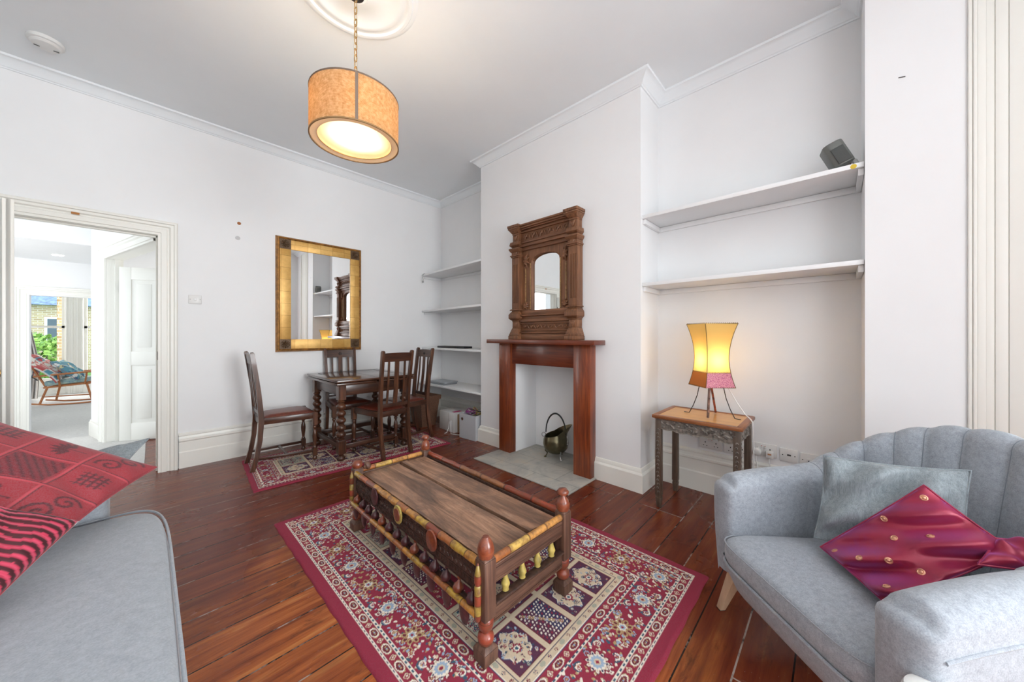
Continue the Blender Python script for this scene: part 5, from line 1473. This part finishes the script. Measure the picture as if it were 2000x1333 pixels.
# short ends
for s, Y in ((-1, 0.0), (1, CY)):
    y = Y + s * .006
    b = B(); b.tube([(.026 + (CX - .052) * i / 10, y, .352) for i in range(11)], .015, 12); co(b, 'top_rail', 'lac_x', smooth=50)
    co(B().box(.026, CX - .026, y - .010, y + .010, .268, .338), 'end_panel', 'ctwood_x', bevel=.002)
    b = B()
    for z in (.330, .322, .280, .272, .185, .178, .14, .133): b.box(.028, CX - .028, y + s * .010 - .0012, y + s * .010 + .0016, z - .0015, z + .0015)
    co(b, 'bead_lines', 'ctwood_x')
    co(B().box(.026, CX - .026, y - .009, y + .009, .122, .196), 'end_board', 'ctwood_x', bevel=.002)
    co(B().box(.028, CX - .028, y - .024, y + .008, .196, .204), 'ledge', 'ctdark', bevel=.002)
    for k in range(4):
        b = B(TR(.095 + k * .095, y - .008 * 0, 0)); b.lathe([(.009, .204), (.014, .208), (.012, .216), (.018, .232), (.016, .238), (.010, .256), (.008, .268)], 18); co(b, 'baluster', 'lacyel', smooth=50)

# ================================================================ UPHOLSTERY
M['grey'] = fabric('light_grey_tweed', (128, 133, 140), (180, 186, 194), (330, 330, 330), sheen=.25)
M['grey_s'] = fabric('sofa_grey_weave', (142, 148, 155), (176, 182, 189), (180, 180, 180), sheen=.25)
M['grey_c'] = fabric('streaky_grey_cotton', (98, 106, 110), (158, 166, 170), (420, 420, 50), sheen=.2)
M['pale_wood'] = wood('pale_beech', (196, 160, 126), (214, 182, 150), (228, 200, 170), axis=2, rough=.45)

# ---- tub loveseat
ls = thing('loveseat', 'light grey tub-backed loveseat with channelled back and pale wooden legs', 'armchair', (1.452, .098, 0), rz=math.atan2(-.685, .728))
# local +x = towards the back, +y = left arm in the photo (local y axis = (.685,.728))
SH = .405; HWI = .275; AT = .098
def upath(t):
    """inner line of the tub, t in 0..1 from the left arm front round the back to the right arm front"""
    A_ = .40; pts = None
    s = t * 2 - 1                       # -1 left arm front .. 1 right arm front
    a = abs(s); sg = -1 if s > 0 else 1
    if a > .52:                          # straight arm
        q = (a - .52) / .48; fx = .012 if sg > 0 else -.05; return (fx + (1 - q) * (.34 - fx), sg * (HWI + .012 * q)), q
    ang = a / .52 * PI / 2               # 0 = centre of the back
    return (.34 + .26 * math.cos(ang) ** .8, sg * HWI * math.sin(ang) ** .85), 0.0
def top_h(t):
    a = abs(t * 2 - 1)
    if a > .52: q = (a - .52) / .48; return .635 - .035 * q ** 2
    c = .5 + .5 * math.cos(a / .52 * PI); return .635 + .235 * c ** .7
NT_ = 181; rows = []
ribs = 13
for i in range(NT_):
    t = i / (NT_ - 1); (x, y), q = upath(t); (xa, ya), _ = upath(min(1, t + .004)); (xb, yb), _ = upath(max(0, t - .004))
    tx, ty = xa - xb, ya - yb; L = math.hypot(tx, ty) or 1; nx, ny = ty / L, -tx / L           # candidate outward normal
    cxm, cym = .25, 0
    if (x - cxm) * nx + (y - cym) * ny < 0: nx, ny = -nx, -ny
    a = abs(t * 2 - 1); H = top_h(t); back = 1 - min(1, max(0, (a - .30) / .22))               # 1 in the back, 0 at the arms
    # channel tufting in the back part
    ph = (t * 2 - 1) / .56 * ribs / 2; rib = 0.0
    if a < .56: rib = .020 * (abs(math.cos(PI * ph)) ** .45 - .55)
    lean = .075 * back; th_ = AT * (1 - .12 * back) + .02 * (1 - back)
    endf = 1 - max(0, (a - .975) / .025) * .55                                               # rounded arm fronts
    row = []
    nin, nar, nout = 12, 12, 10
    for k in range(nin):
        z = .215 + (H - .05 - .215) * k / nin; o_ = lean * (max(0, z - .3) / .5) ** 1.2 - rib * min(1, max(0, (z - SH) / .08))
        row.append((o_, z))
    zc = H - .05
    for k in range(nar + 1):
        u = PI * (1 - k / nar); r_ = th_ / 2
        bulge = rib * max(0, math.sin(u)) * .8
        row.append((lean * ((zc - .3) / .5) ** 1.2 + r_ + r_ * math.cos(u) - (rib if k < nar * .5 else 0) * (1 - k / nar * 2 if k < nar / 2 else 0), zc + .05 * math.sin(u) * endf + bulge))
    for k in range(1, nout + 1):
        z = zc - (zc - .20) * k / nout; tt = (z - .2) / (zc - .2)
        row.append((lean * max(0, (z - .3) / .5) ** 1.2 + th_ - .030 * (1 - tt) ** 1.5 - .015 * (1 - tt) + .012 * math.sin(tt * PI), z))
    rows.append([(x + nx * o_, y + ny * o_, z) for o_, z in row])
sh_b = B(); sh_b.grid(rows)
# arm front caps, pulled forward into a rounded end
for idx, sg in ((0, 1), (-1, -1)):
    r0 = rows[idx]; m = len(r0); cap = [r0]
    cyy = (min(p[1] for p in r0) + max(p[1] for p in r0)) / 2; czz = sum(p[2] for p in r0) / m
    for s_ in range(1, 6):
        f = math.cos(s_ / 5 * PI / 2) ** .6 if s_ < 5 else 0.0; dx = -.035 * math.sin(s_ / 5 * PI / 2)
        mx_ = sum(p[0] for p in r0) / m; kx = (s_ / 5) ** 2
        cap.append([((p[0] * (1 - kx) + mx_ * kx) + dx, cyy + (p[1] - cyy) * f, .205 + (p[2] - .205) * (1 - .075 * (s_ / 5) ** 2)) for p in r0])
    sh_b.grid(cap)
tub = sh_b.obj('tub_back', M['grey'], ls, smooth=75, merge=True)
# dark seams in the channels + welt along the outside
b = B()
for k in range(ribs + 1):
    s_ = (k - ribs / 2) / (ribs / 2) * .56
    t = (s_ + 1) / 2
    if abs(s_) > .54: continue
    i = int(round(t * (NT_ - 1))); pts = [Vector(p) for p in rows[i][3:20]]
    b.tube(pts, .0016, 5)
M['seam'] = plain('grey_seam', (128, 134, 142), .9)
b.obj('channel_seam', M['seam'], tub)
b = B(); 
b.tube([(Vector(rows[i][25]) - Vector((.3, 0, .5))) * 1.0 + Vector((.3, 0, .5)) for i in range(0, NT_, 3)], .005, 6); b.obj('piping', M['grey'], tub, smooth=60)
# seat cushion with crowned top
def slab_cushion(P2, z0, z1, crown, edge=.03, n=26):
    """cushion on a 4-corner plan (front-left, front-right, back-right, back-left), rounded"""
    rows = []
    prof = [(-.0, 0), (.35, .0), (.75, .15), (.95, .4), (1, .65), (.985, .85), (.93, .96), (.8, 1)]
    b = B(); N_ = 64; A_, Bq, C_, D_ = [Vector(p) for p in P2]
    cen = (A_ + Bq + C_ + D_) / 4
    def outline(a):
        c, s = math.cos(a), math.sin(a); e = .28
        u = math.copysign(abs(c) ** e, c); v = math.copysign(abs(s) ** e, s)
        u, v = (u + 1) / 2, (v + 1) / 2
        return A_ * (1 - u) * (1 - v) + Bq * u * (1 - v) + C_ * u * v + D_ * (1 - u) * v
    ring_ = [outline(2 * PI * i / N_) for i in range(N_)]
    R_ = []
    for sc, zz in ((.02, 0), (.5, 0), (.93, 0.0), (.975, .12), (.995, .3), (1.0, .5), (.995, .7), (.975, .88), (.93, .97), (.8, 1.0), (.6, 1.0), (.4, 1.0), (.2, 1.0), (.02, 1.0)):
        cr = crown * (1 - sc ** 2) if zz >= .88 else 0
        R_.append([(cen.x + (p.x - cen.x) * sc, cen.y + (p.y - cen.y) * sc, z0 + (z1 - z0) * zz + cr) for p in ring_])
    b.grid(R_, closed_v=True)
    b.f.append([len(b.v) - N_ + i for i in range(N_)])
    return b, ring_
b, rg = slab_cushion([(-.075, HWI + .03), (-.075, -HWI - .03), (.56, -HWI + .06), (.56, HWI - .06)], .285, SH - .02, .022)
sc_ = b.obj('seat_cushion', M['grey'], ls, smooth=75)
b = B(); b.tube([(p.x, p.y, .298) for p in rg], .0055, 6, closed=True); b.tube([(p.x * .995, p.y * .995, SH - .03) for p in rg], .0022, 6, closed=True); b.obj('piping', M['grey'], sc_, smooth=60)
# seat base tapering underneath
b = B(); pr_ = []
for sc, z in ((1.0, .292), (1.0, .27), (.96, .225), (.90, .195), (.3, .19)):
    pr_.append([(.30 + (x - .30) * sc, y * sc, z) for x, y in ((-.030, HWI + .035), (-.070, .2), (-.072, 0), (-.070, -.2), (-.045, -HWI - .055), (.32, -HWI - .05), (.56, -.24), (.64, 0), (.56, .24), (.32, HWI + .05))])
b.grid(pr_, closed_v=True); b.obj('seat_base', M['grey'], ls, smooth=60)
for x, y in ((.06, .33), (.06, -.33), (.52, .24), (.52, -.24)):
    ox, oy = (-.05 if x < .3 else .05), (.05 if y > 0 else -.05)
    q = lambda cx, cy, h: [(cx - h, cy - h), (cx + h, cy - h), (cx + h, cy + h), (cx - h, cy + h)]
    b = B(); b.hexa(q(x + ox, y + oy, .013), 0, q(x, y, .026), .22); lg = b.obj('leg', M['pale_wood'], ls, bevel=.004)
    B().hexa(q(x + ox, y + oy, .0125), -.0005, q(x + ox, y + oy, .0125), .004).obj('foot_pad', M['dark'], lg)

# ---- the big sofa whose seat fills the lower left
so_ = thing('sofa', 'grey upholstered sofa with a long rounded seat cushion at the lower left', 'sofa', (0, 0, 0))
P4 = [(.055, .22), (.045, 2.245), (-.60, 2.245), (-.60, .22)]
b, rg = slab_cushion(P4, .27, .445, .018)
o = b.obj('seat_cushion', M['grey_s'], so_, smooth=75)
b = B(); b.tube([(p.x, p.y, .425) for p in rg], .0045, 6, closed=True); b.tube([(p.x, p.y, .30) for p in rg], .0045, 6, closed=True); b.obj('piping', M['grey_s'], o, smooth=60)
B().box(-.88, .02, .10, 2.37, .10, .268).obj('base', M['grey_s'], so_, bevel=.02, seg=3, smooth=40)
B().box(-.88, -.13, 2.255, 2.40, .10, .60).obj('armrest', M['grey_s'], so_, bevel=.035, seg=4, smooth=40)
B().box(-.88, -.13, .06, .205, .10, .60).obj('armrest', M['grey_s'], so_, bevel=.035, seg=4, smooth=40)
b = B(TR(-.74, 0, 0, ry=R(-8))); b.box(-.10, .08, .10, 2.36, .11, .86); b.obj('backrest', M['grey_s'], so_, bevel=.04, seg=4, smooth=40)
for x, y in ((-.02, .2), (-.02, 2.28), (-.82, .2), (-.82, 2.28)): B(TR(x, y, 0)).lathe([(.016, 0), (.024, .105)], 14).obj('leg', M['ctdark'], so_)

# ---- cushions
def cushion(name, C, th_, mat, label, cat='cushion', n=44, seed=0, wr=.006, ribs_n=0, paint=None, pinch=.05, flat=.0, bend=0.0):
    """C: 4 world corners in order; inflated pillow with pinched edges, one closed mesh (two painted sides)"""
    C = [Vector(c) for c in C]; nrm = ((C[1] - C[0]).cross(C[3] - C[0])).normalized(); rnd = random.Random(seed)
    w = [(rnd.uniform(2, 7), rnd.uniform(2, 7), rnd.uniform(0, 6), rnd.uniform(.5, 1)) for _ in range(6)]
    def P(u, v, side):
        uu, vv = 2 * u - 1, 2 * v - 1
        # edges bow inward between the corners
        pu = 1 - pinch * (1 - vv * vv); pv = 1 - pinch * (1 - uu * uu); a = .5 + uu * pu / 2; c = .5 + vv * pv / 2
        p = C[0] * (1 - a) * (1 - c) + C[1] * a * (1 - c) + C[2] * a * c + C[3] * (1 - a) * c
        e = max(0, (1 - uu ** 4) * (1 - vv ** 4)) ** .5
        h = th_ * e * (1 - flat * .3) * (.82 + .18 * (1 - uu * uu) * (1 - vv * vv))
        wv = sum(s * math.sin(a_ * uu * 1.6 + b_ * vv * 1.3 + c_) for a_, b_, c_, s in w) * wr * min(1, e * 1.5)
        if ribs_n: wv += .0045 * abs(math.sin(ribs_n * PI * v + .5 * math.sin(u * 3))) * e ** .5
        return p + nrm * (side * h + wv + bend * (uu * uu - .5))
    if paint is not None: n = paint.nx - 1
    pts = np.array([[P(i / n, j / n, 1) for j in range(n + 1)] for i in range(n + 1)])
    bot = np.array([[P(i / n, j / n, -1) for j in range(n + 1)] for i in range(n + 1)])
    b = B(); b.grid([[tuple(p) for p in r] for r in pts]); b.grid([[tuple(p) for p in r] for r in bot])
    o = b.obj(name, mat, smooth=80, merge=False if paint is not None else True)
    if paint is not None:
        ca = o.data.color_attributes.new('Col', 'FLOAT_COLOR', 'POINT'); m = (n + 1) ** 2
        c4 = np.ones((2 * m, 4), dtype=np.float32); c4[:m, :3] = paint.a.reshape(-1, 3); c4[m:, :3] = paint.a.reshape(-1, 3); ca.data.foreach_set('color', c4.reshape(-1))
    tag(o, label, cat)
    b = B(); e = [P(i / 20, 0, 0) for i in range(20)] + [P(1, i / 20, 0) for i in range(20)] + [P(1 - i / 20, 1, 0) for i in range(20)] + [P(0, 1 - i / 20, 0) for i in range(20)]
    b.tube(e, .003, 6, closed=True)
    pm = mat if paint is None else M['velvet_plain']
    b.obj('piping', pm, o, smooth=80)
    return o, P
M['velvet_plain'] = fabric('crimson_velvet', (120, 22, 34), (156, 34, 48), (90, 90, 90), rough=.75, sheen=.9, bump=.15)
M['velvet'] = vcol_mat('embossed_crimson_velvet', .7, .2, .2, 300)
VA = np.array(lin((150, 30, 42))[:3]); VB = np.array(lin((84, 8, 22))[:3]); VC = np.array(lin((186, 60, 70))[:3]); VD = np.array(lin((66, 8, 20))[:3])
def velvet_paint(px=.0042, s=.5):
    P = Paint(s, s, px); P.a[:] = VA; X, Y = P.X, P.Y
    q = s / 3
    for a in (q, 2 * q):
        for arr in (X, Y): P.a[np.abs(arr - a) < .0030] = VC; P.a[np.abs(arr - a + .006) < .0022] = VB
    rnd = random.Random(5)
    for i in range(3):
        for j in range(3):
            cx, cy = (i + .5) * q, (j + .5) * q; kd = (i * 2 + j) % 4
            if kd == 0:   # double scroll
                for sg in (-1, 1):
                    pts = []
                    for k in range(30):
                        t = k / 29; a = sg * 1.2 + t * 8.2; r = .040 * (1 - t * .85); pts.append((cx + sg * .030 + sg * r * math.cos(a), cy + sg * .018 + r * math.sin(a)))
                    P.line(pts, .0050, VB)
            elif kd == 1:  # leaf spray
                for k in range(7):
                    a = -1.3 + k * .43; P.disc(cx + math.sin(a) * .034, cy + math.cos(a) * .034 - .02, .0075, VB, 3.0, PI / 2 - a)
                P.line([(cx, cy - .06), (cx, cy + .04)], .0035, VB)
            elif kd == 2:  # lattice bars
                for k in range(4):
                    P.line([(cx - .05, cy - .03 + k * .02), (cx + .02, cy - .03 + k * .02)], .0042, VB); 
                    P.line([(cx - .045 + k * .02, cy - .045), (cx - .045 + k * .02, cy + .04)], .0030, VB)
            else:
                m = (np.abs(X - cx) < q * .42) & (np.abs(Y - cy) < q * .42); P.a[m] = VB * .55 + VA * .45
                m2 = m & (np.sin((X * .8 + Y) * 240) > .35); P.a[m2] = VB
    return P
vp = velvet_paint()
cushion('throw_cushion', [(.015, 2.13, .63), (-.205, 1.86, .54), (-.63, 1.93, .80), (-.41, 2.22, .90)], .045, M['velvet'], 'crimson velvet cushion with embossed scroll pattern, resting on the sofa end', seed=2, wr=.003, paint=vp)
def stripes():
    t = NT('ribbed_crimson_velvet'); tc = t.node('ShaderNodeTexCoord'); a = t.node('ShaderNodeVertexColor'); a.layer_name = 'Col'
    t.base(a.outputs[0]); t.set(Roughness=.65, Sheen_Weight=.15); return t.m
M['stripe'] = stripes()
sp_ = Paint(.45, .45, .0034); S_ = np.sin((sp_.Y + .006 * np.sin(sp_.X * 14) + .004 * np.sin(sp_.X * 41)) * 2 * PI / .0265)
sp_.a[:] = np.where((S_ > -.15)[..., None], np.array(lin((196, 52, 82))[:3]), VD); sp_.a[(S_ > .75)] = np.array(lin((214, 74, 104))[:3])
cushion('throw_cushion', [(-.165, 1.775, .60), (-.40, 1.80, .76), (-.58, 1.46, .62), (-.335, 1.42, .475)], .050, M['stripe'], 'ribbed dark pink velvet cushion at the left edge, in front of the scroll-patterned one', seed=4, wr=.003, paint=sp_, ribs_n=17)
cushion('throw_cushion', [(-.010, 2.35, .715), (-.10, 2.19, .615), (-.42, 2.24, .59), (-.34, 2.42, .66)], .020, M['grey_c'], 'grey cushion with only its corner showing behind the scroll-patterned crimson one', seed=6, wr=.002)

# loveseat cushions
cushion('throw_cushion', [(1.772, .035, .74), (1.705, .06, .445), (1.70, -.295, .445), (1.815, -.315, .765)], .045, M['grey_c'], 'rectangular streaky grey cushion leaning against the back of the loveseat', seed=8, wr=.010, pinch=.06)
M['satin'] = None
def satin():
    t = NT('shot_magenta_satin'); lw = t.node('ShaderNodeLayerWeight'); lw.inputs[0].default_value = .35
    n = t.noise(t.coords(), 7, 4, .6, .8)
    c = t.ramp(n.outputs[0], [(.3, lin((126, 20, 48))), (.55, lin((150, 30, 52))), (.75, lin((134, 34, 92)))])
    t.base(c); t.set(Roughness=.32, Metallic=.25, Sheen_Weight=.6); t.b.inputs['Sheen Tint'].default_value = (.8, .3, .9, 1); return t.m
M['satin'] = satin()
oc, PF = cushion('throw_cushion', [(1.706, -.205, .72), (1.663, .0416, .435), (1.432, -.107, .435), (1.644, -.3615, .60)], .030, M['satin'], 'shiny magenta-red satin cushion dotted with metal studs on the loveseat', seed=12, wr=.009, pinch=.02)
nrm_s = 1
for (u, v) in ((.08, .12), (.42, .10), (.50, .36), (.30, .52), (.68, .56), (.82, .38), (.86, .80), (.60, .82), (.93, .15)):
    p = PF(u, v, 1); q = PF(u, v, -1)
    # choose the upper side
    top = p if p.z > q.z else q
    e = .02; s_ = 1 if p.z > q.z else -1
    du = PF(u + e, v, s_) - PF(u - e, v, s_); dv = PF(u, v + e, s_) - PF(u, v - e, s_); nn = du.cross(dv).normalized()
    if nn.z < 0: nn = -nn
    T = Matrix.Translation(top + nn * .0005) @ nn.to_track_quat('Z', 'Y').to_matrix().to_4x4()
    b = B(T); b.lathe([(.0092, -.002), (.0092, .0012), (.0065, .0024), (.005, .0012), (.004, .0024), (0, .003)], 18)
    b.obj('stud', M['studmetal'] if 'studmetal' in M else M.setdefault('studmetal', plain('copper_stud', (216, 160, 130), .3, .7)), oc, smooth=50)
oc2, _ = cushion('throw_cushion', [(1.55, -.28, .575), (1.66, -.33, .62), (1.73, -.46, .63), (1.62, -.44, .58)], .025, M['satin'], 'second magenta-red satin cushion, squashed against the nearer loveseat arm', seed=14, wr=.006)

# the small white thing at the bottom edge, under the loveseat arm
dk = thing('white_stool', 'rounded white plastic stool top just entering the picture at the bottom right', 'stool', (1.098, -.156, .07))
B().lathe([(.0, .40), (.040, .40), (.052, .396), (.056, .386), (.054, .372), (.045, .365), (0, .365)], 36).obj('seat', M['plastic'], dk, smooth=40)
for k in range(3):
    a = k * 2 * PI / 3; B().tube([(math.cos(a) * .03, math.sin(a) * .03, .37), (math.cos(a) * .05, math.sin(a) * .05, -.06)], [.008, .006], 10).obj('leg', M['plastic'], dk)

# ================================================================ FAR ROOM: rocking chair, curtain, garden
rc = thing('rocking_chair', 'honey wooden low spindle-frame rocking chair seen through the doorway', 'chair', (-1.14, 11.75, LF), rz=R(-16))
M['rcw'] = wood('orange_beech', (150, 84, 42), (190, 116, 62), (212, 144, 88), axis=0, rough=.4)
def ro(pts, r, n): B().tube(pts, r, 8).obj(n, M['rcw'], rc, smooth=60)
for y in (-.26, .26):
    ro([(-.50, y, .06), (-.25, y, .02), (0, y, .012), (.3, y, .02), (.62, y, .075)], .016, 'rocker')
    ro([(-.28, y * .8, .36), (-.36, y, .03)], .018, 'leg'); ro([(.26, y * .8, .40), (.36, y, .03)], .018, 'leg')
    ro([(-.42, y * 1.15, .60), (0, y * 1.2, .64), (.38, y * 1.2, .67)], .018, 'armrest'); ro([(-.10, y * .9, .36), (-.10, y * 1.18, .63)], .016, 'arm_spindle'); ro([(.24, y * .9, .40), (.30, y * 1.2, .66)], .014, 'arm_spindle')
    ro([(-.32, y * .8, .36), (.30, y * .8, .42)], .018, 'seat_rail'); ro([(-.30, y * .72, .36), (-.58, y * .72, 1.0)], .018, 'back_post')
ro([(.30, -.21, .42), (.30, .21, .42)], .018, 'seat_rail'); ro([(-.32, -.21, .36), (-.32, .21, .36)], .018, 'seat_rail'); ro([(-.58, -.20, .99), (-.58, .20, .99)], .020, 'top_rail')
ro([(-.32, -.24, .18), (.32, -.24, .18)], .012, 'stretcher')
B(TR(-.02, 0, .42, ry=R(-6))).box(-.30, .30, -.22, .22, -.0, .10).obj('seat_pad', fabric('blue_floral_pad', (60, 120, 150), (200, 214, 190), (22, 22, 22)), rc, bevel=.03, seg=3)
qp = Paint(.9, 1.2, .02); rq = random.Random(9); pal = [lin(c)[:3] for c in ((232, 226, 214), (190, 60, 58), (90, 160, 180), (240, 236, 228), (70, 130, 150), (214, 120, 110))]
for i in range(6):
    for j in range(8):
        c = np.array(rq.choice(pal)); m = (qp.X >= i * .15) & (qp.X < (i + 1) * .15) & (qp.Y >= j * .15) & (qp.Y < (j + 1) * .15); qp.a[m] = c
        P2 = np.array(rq.choice(pal)); m2 = m & (np.hypot(qp.X - (i + .5) * .15, qp.Y - (j + .5) * .15) < .05); qp.a[m2] = P2
        m3 = m & ((np.abs(qp.X - i * .15) < .018) | (np.abs(qp.Y - j * .15) < .018)); qp.a[m3] = np.array(pal[1] if (i + j) % 3 == 0 else pal[0])
M['quilt'] = vcol_mat('patchwork_cloth', .9, .2, .3, 60)
def qpos(u, v):
    # draped over the chair back: v runs from front bottom over the top and down behind
    s = v * 1.35; y = -.34 + .68 * u
    if s < .62: t = s / .62; x = -.10 - .36 * t ** 1.1; z = .56 + .38 * t ** .9
    elif s < .86: t = (s - .62) / .24; x = -.44 - .18 * t; z = .92 + .10 * math.sin(t * PI * .75)
    else: t = (s - .86) / .49; x = -.62 - .06 * t; z = .99 - .42 * t
    return (x + .015 * math.sin(u * 14), y, z + .02 * math.sin(u * 9 + v * 7) - .10 * (abs(u - .5) * 2) ** 2.5)
qm = np.array([[qpos(i / (qp.nx - 1), j / (qp.ny - 1)) for j in range(qp.ny)] for i in range(qp.nx)])
qo = grid_mesh('patchwork_quilt', qm, qp.a, M['quilt']); md = qo.modifiers.new('thick', 'SOLIDIFY'); md.thickness = .03
qo.location = rc.location; qo.rotation_euler = rc.rotation_euler
tag(qo, 'colourful patchwork quilt draped over the back of the rocking chair', 'quilt')
bpp = Paint(.5, .5, .012); rb = random.Random(3); bpp.a[:] = np.array(lin((88, 150, 168))[:3])
for _ in range(70): bpp.disc(rb.uniform(0, .5), rb.uniform(0, .5), rb.uniform(.012, .03), np.array(lin(rb.choice([(226, 214, 150), (230, 232, 226), (40, 96, 130), (120, 180, 190)]))[:3]), 1.5, rb.uniform(0, 3))
def W_(x, y, z): return rc.matrix_basis @ Vector((x, y, z))
rcM = Matrix.Translation(rc.location) @ Matrix.Rotation(R(-16), 4, 'Z')
cc_ = [rcM @ Vector(p) for p in ((.16, -.30, .50), (-.20, -.34, .90), (-.22, .16, .90), (.16, .18, .50))]
cushion('floral_cushion', cc_, .07, M['quilt'], 'blue-green floral cushion propped in the rocking chair', seed=3, paint=bpp)
# curtain at the far window
b = B(); rows = []
for i in range(61):
    u = i / 60; row = []
    for j in range(25):
        v = j / 24; z = LF + .03 + (2.3) * v; tie = .35 + .65 * abs(v - .25) ** .7
        x = -1.86 + (-.12 + .24 * u) * (1.0 if v < .3 else 1.0) - .10 * v + .05 * math.sin(v * 5); row.append((x, 12.8 + .045 * math.sin(u * 34 + v * 2) + .02 * math.sin(u * 11), z))
    rows.append(row)
b.grid(rows); cu = b.obj('curtain', fabric('cream_curtain', (206, 198, 192), (230, 224, 218), (90, 90, 90)), smooth=80); md = cu.modifiers.new('t', 'SOLIDIFY'); md.thickness = .006
tag(cu, 'long pale curtain hanging at the left of the far window', 'curtain')
b = B(); b.tube([(-2.3, 12.8, 2.22), (-.4, 12.8, 2.22)], .012, 8); tag(b.obj('curtain_pole', M['brass']), 'thin curtain pole above the far window', 'curtain pole')
# garden outside the far window
def leaf_mat(name, a, c):
    t = NT(name); n = t.noise(t.coords(), 6, 3); t.base(t.ramp(n.outputs[0], [(.35, lin(a)), (.65, lin(c))])); t.set(Roughness=.6); return t.m
M['leaf'] = leaf_mat('green_leaves', (66, 112, 48), (150, 190, 96))
def shrub(name, loc, rx, ry, rz_, n, label, seed):
    rnd = random.Random(seed); b = B()
    for _ in range(n):
        d = Vector((rnd.gauss(0, 1), rnd.gauss(0, 1), rnd.gauss(0, 1))).normalized() * rnd.uniform(.75, 1.0)
        c = Vector((d.x * rx, d.y * ry, rz_ + d.z * rz_)); u = Vector((rnd.gauss(0, 1), rnd.gauss(0, 1), rnd.gauss(0, 1))).normalized(); v = u.orthogonal().normalized(); s = rnd.uniform(.05, .10)
        bb = b.addv([c - u * s, c + v * s * .5, c + u * s, c - v * s * .5]); b.f.append([bb, bb + 1, bb + 2, bb + 3])
    o = thing(name, label, 'shrub', loc); b.obj('foliage', M['leaf'], o, smooth=0)
    s = B(); s.tube([(0, 0, 0), (0, 0, rz_)], [.06, .03], 8)
    for k in range(6): a = k; s.tube([(0, 0, rz_ * .5), (math.cos(a) * rx * .7, math.sin(a) * ry * .7, rz_ * 1.3)], [.03, .01], 6)
    s.obj('stem', M['ctwood'], o)
shrub('garden_shrub', (-2.4, 16.2, -.40), 1.0, .7, .85, 2600, 'leafy green shrub outside the left far window', 1)
shrub('garden_shrub', (-.35, 16.5, -.40), .9, .7, .80, 2200, 'leafy green shrub outside the right far window', 2)
def brickmat():
    t = NT('yellow_stock_brick'); br = t.node('ShaderNodeTexBrick'); t.link(t.coords((1, 1, 1), (0, 0, 0), (R(90), 0, 0)), br.inputs['Vector']); br.inputs['Scale'].default_value = 1
    br.inputs['Brick Width'].default_value = .225; br.inputs['Row Height'].default_value = .075; br.inputs['Mortar Size'].default_value = .01
    br.inputs['Color1'].default_value = lin((196, 178, 140)); br.inputs['Color2'].default_value = lin((170, 148, 112)); br.inputs['Mortar'].default_value = lin((210, 204, 192)); t.base(br.outputs['Color']); return t.m
M['brick'] = brickmat()
tag(B().box(-1.60, -1.50, 13.78, 14.0, -.42, 3.2).obj('brick_pier', M['brick']), 'yellow brick pier of the bay seen through the left far window', 'brick pier')
hs = thing('house', 'house with grey-blue slate roof across the street beyond the far window', 'building', (-4.5, 24, -.42))
B().box(-4, 5, 0, 5, 0, 2.9).obj('wall', M['brick'], hs)
b = B(); b.hexa([(-4.2, -.3), (5.2, -.3), (5.2, 5.3), (-4.2, 5.3)], 2.9, [(-4.2, 2.4), (5.2, 2.4), (5.2, 2.6), (-4.2, 2.6)], 5.0); b.obj('roof', plain('blue_slate', (112, 134, 164), .6, noise=.2, nscale=8), hs)
for x in (-2.6, -.6, 1.4, 3.4):
    w_ = B().box(x, x + .9, -.04, .02, 1.0, 2.4).obj('window', M['shelf'], hs); B().box(x + .08, x + .82, -.05, -.035, 1.08, 2.32).obj('pane', plain('dark_glass', (90, 104, 118), .1), w_)
g_ = B().box(-16, 12, 13.8, 40, -1.2, -.42); tag(g_.obj('lawn', plain('grass', (96, 136, 70), .9, noise=.3, nscale=4)), 'grass ground outside the far window', 'lawn', kind='stuff')
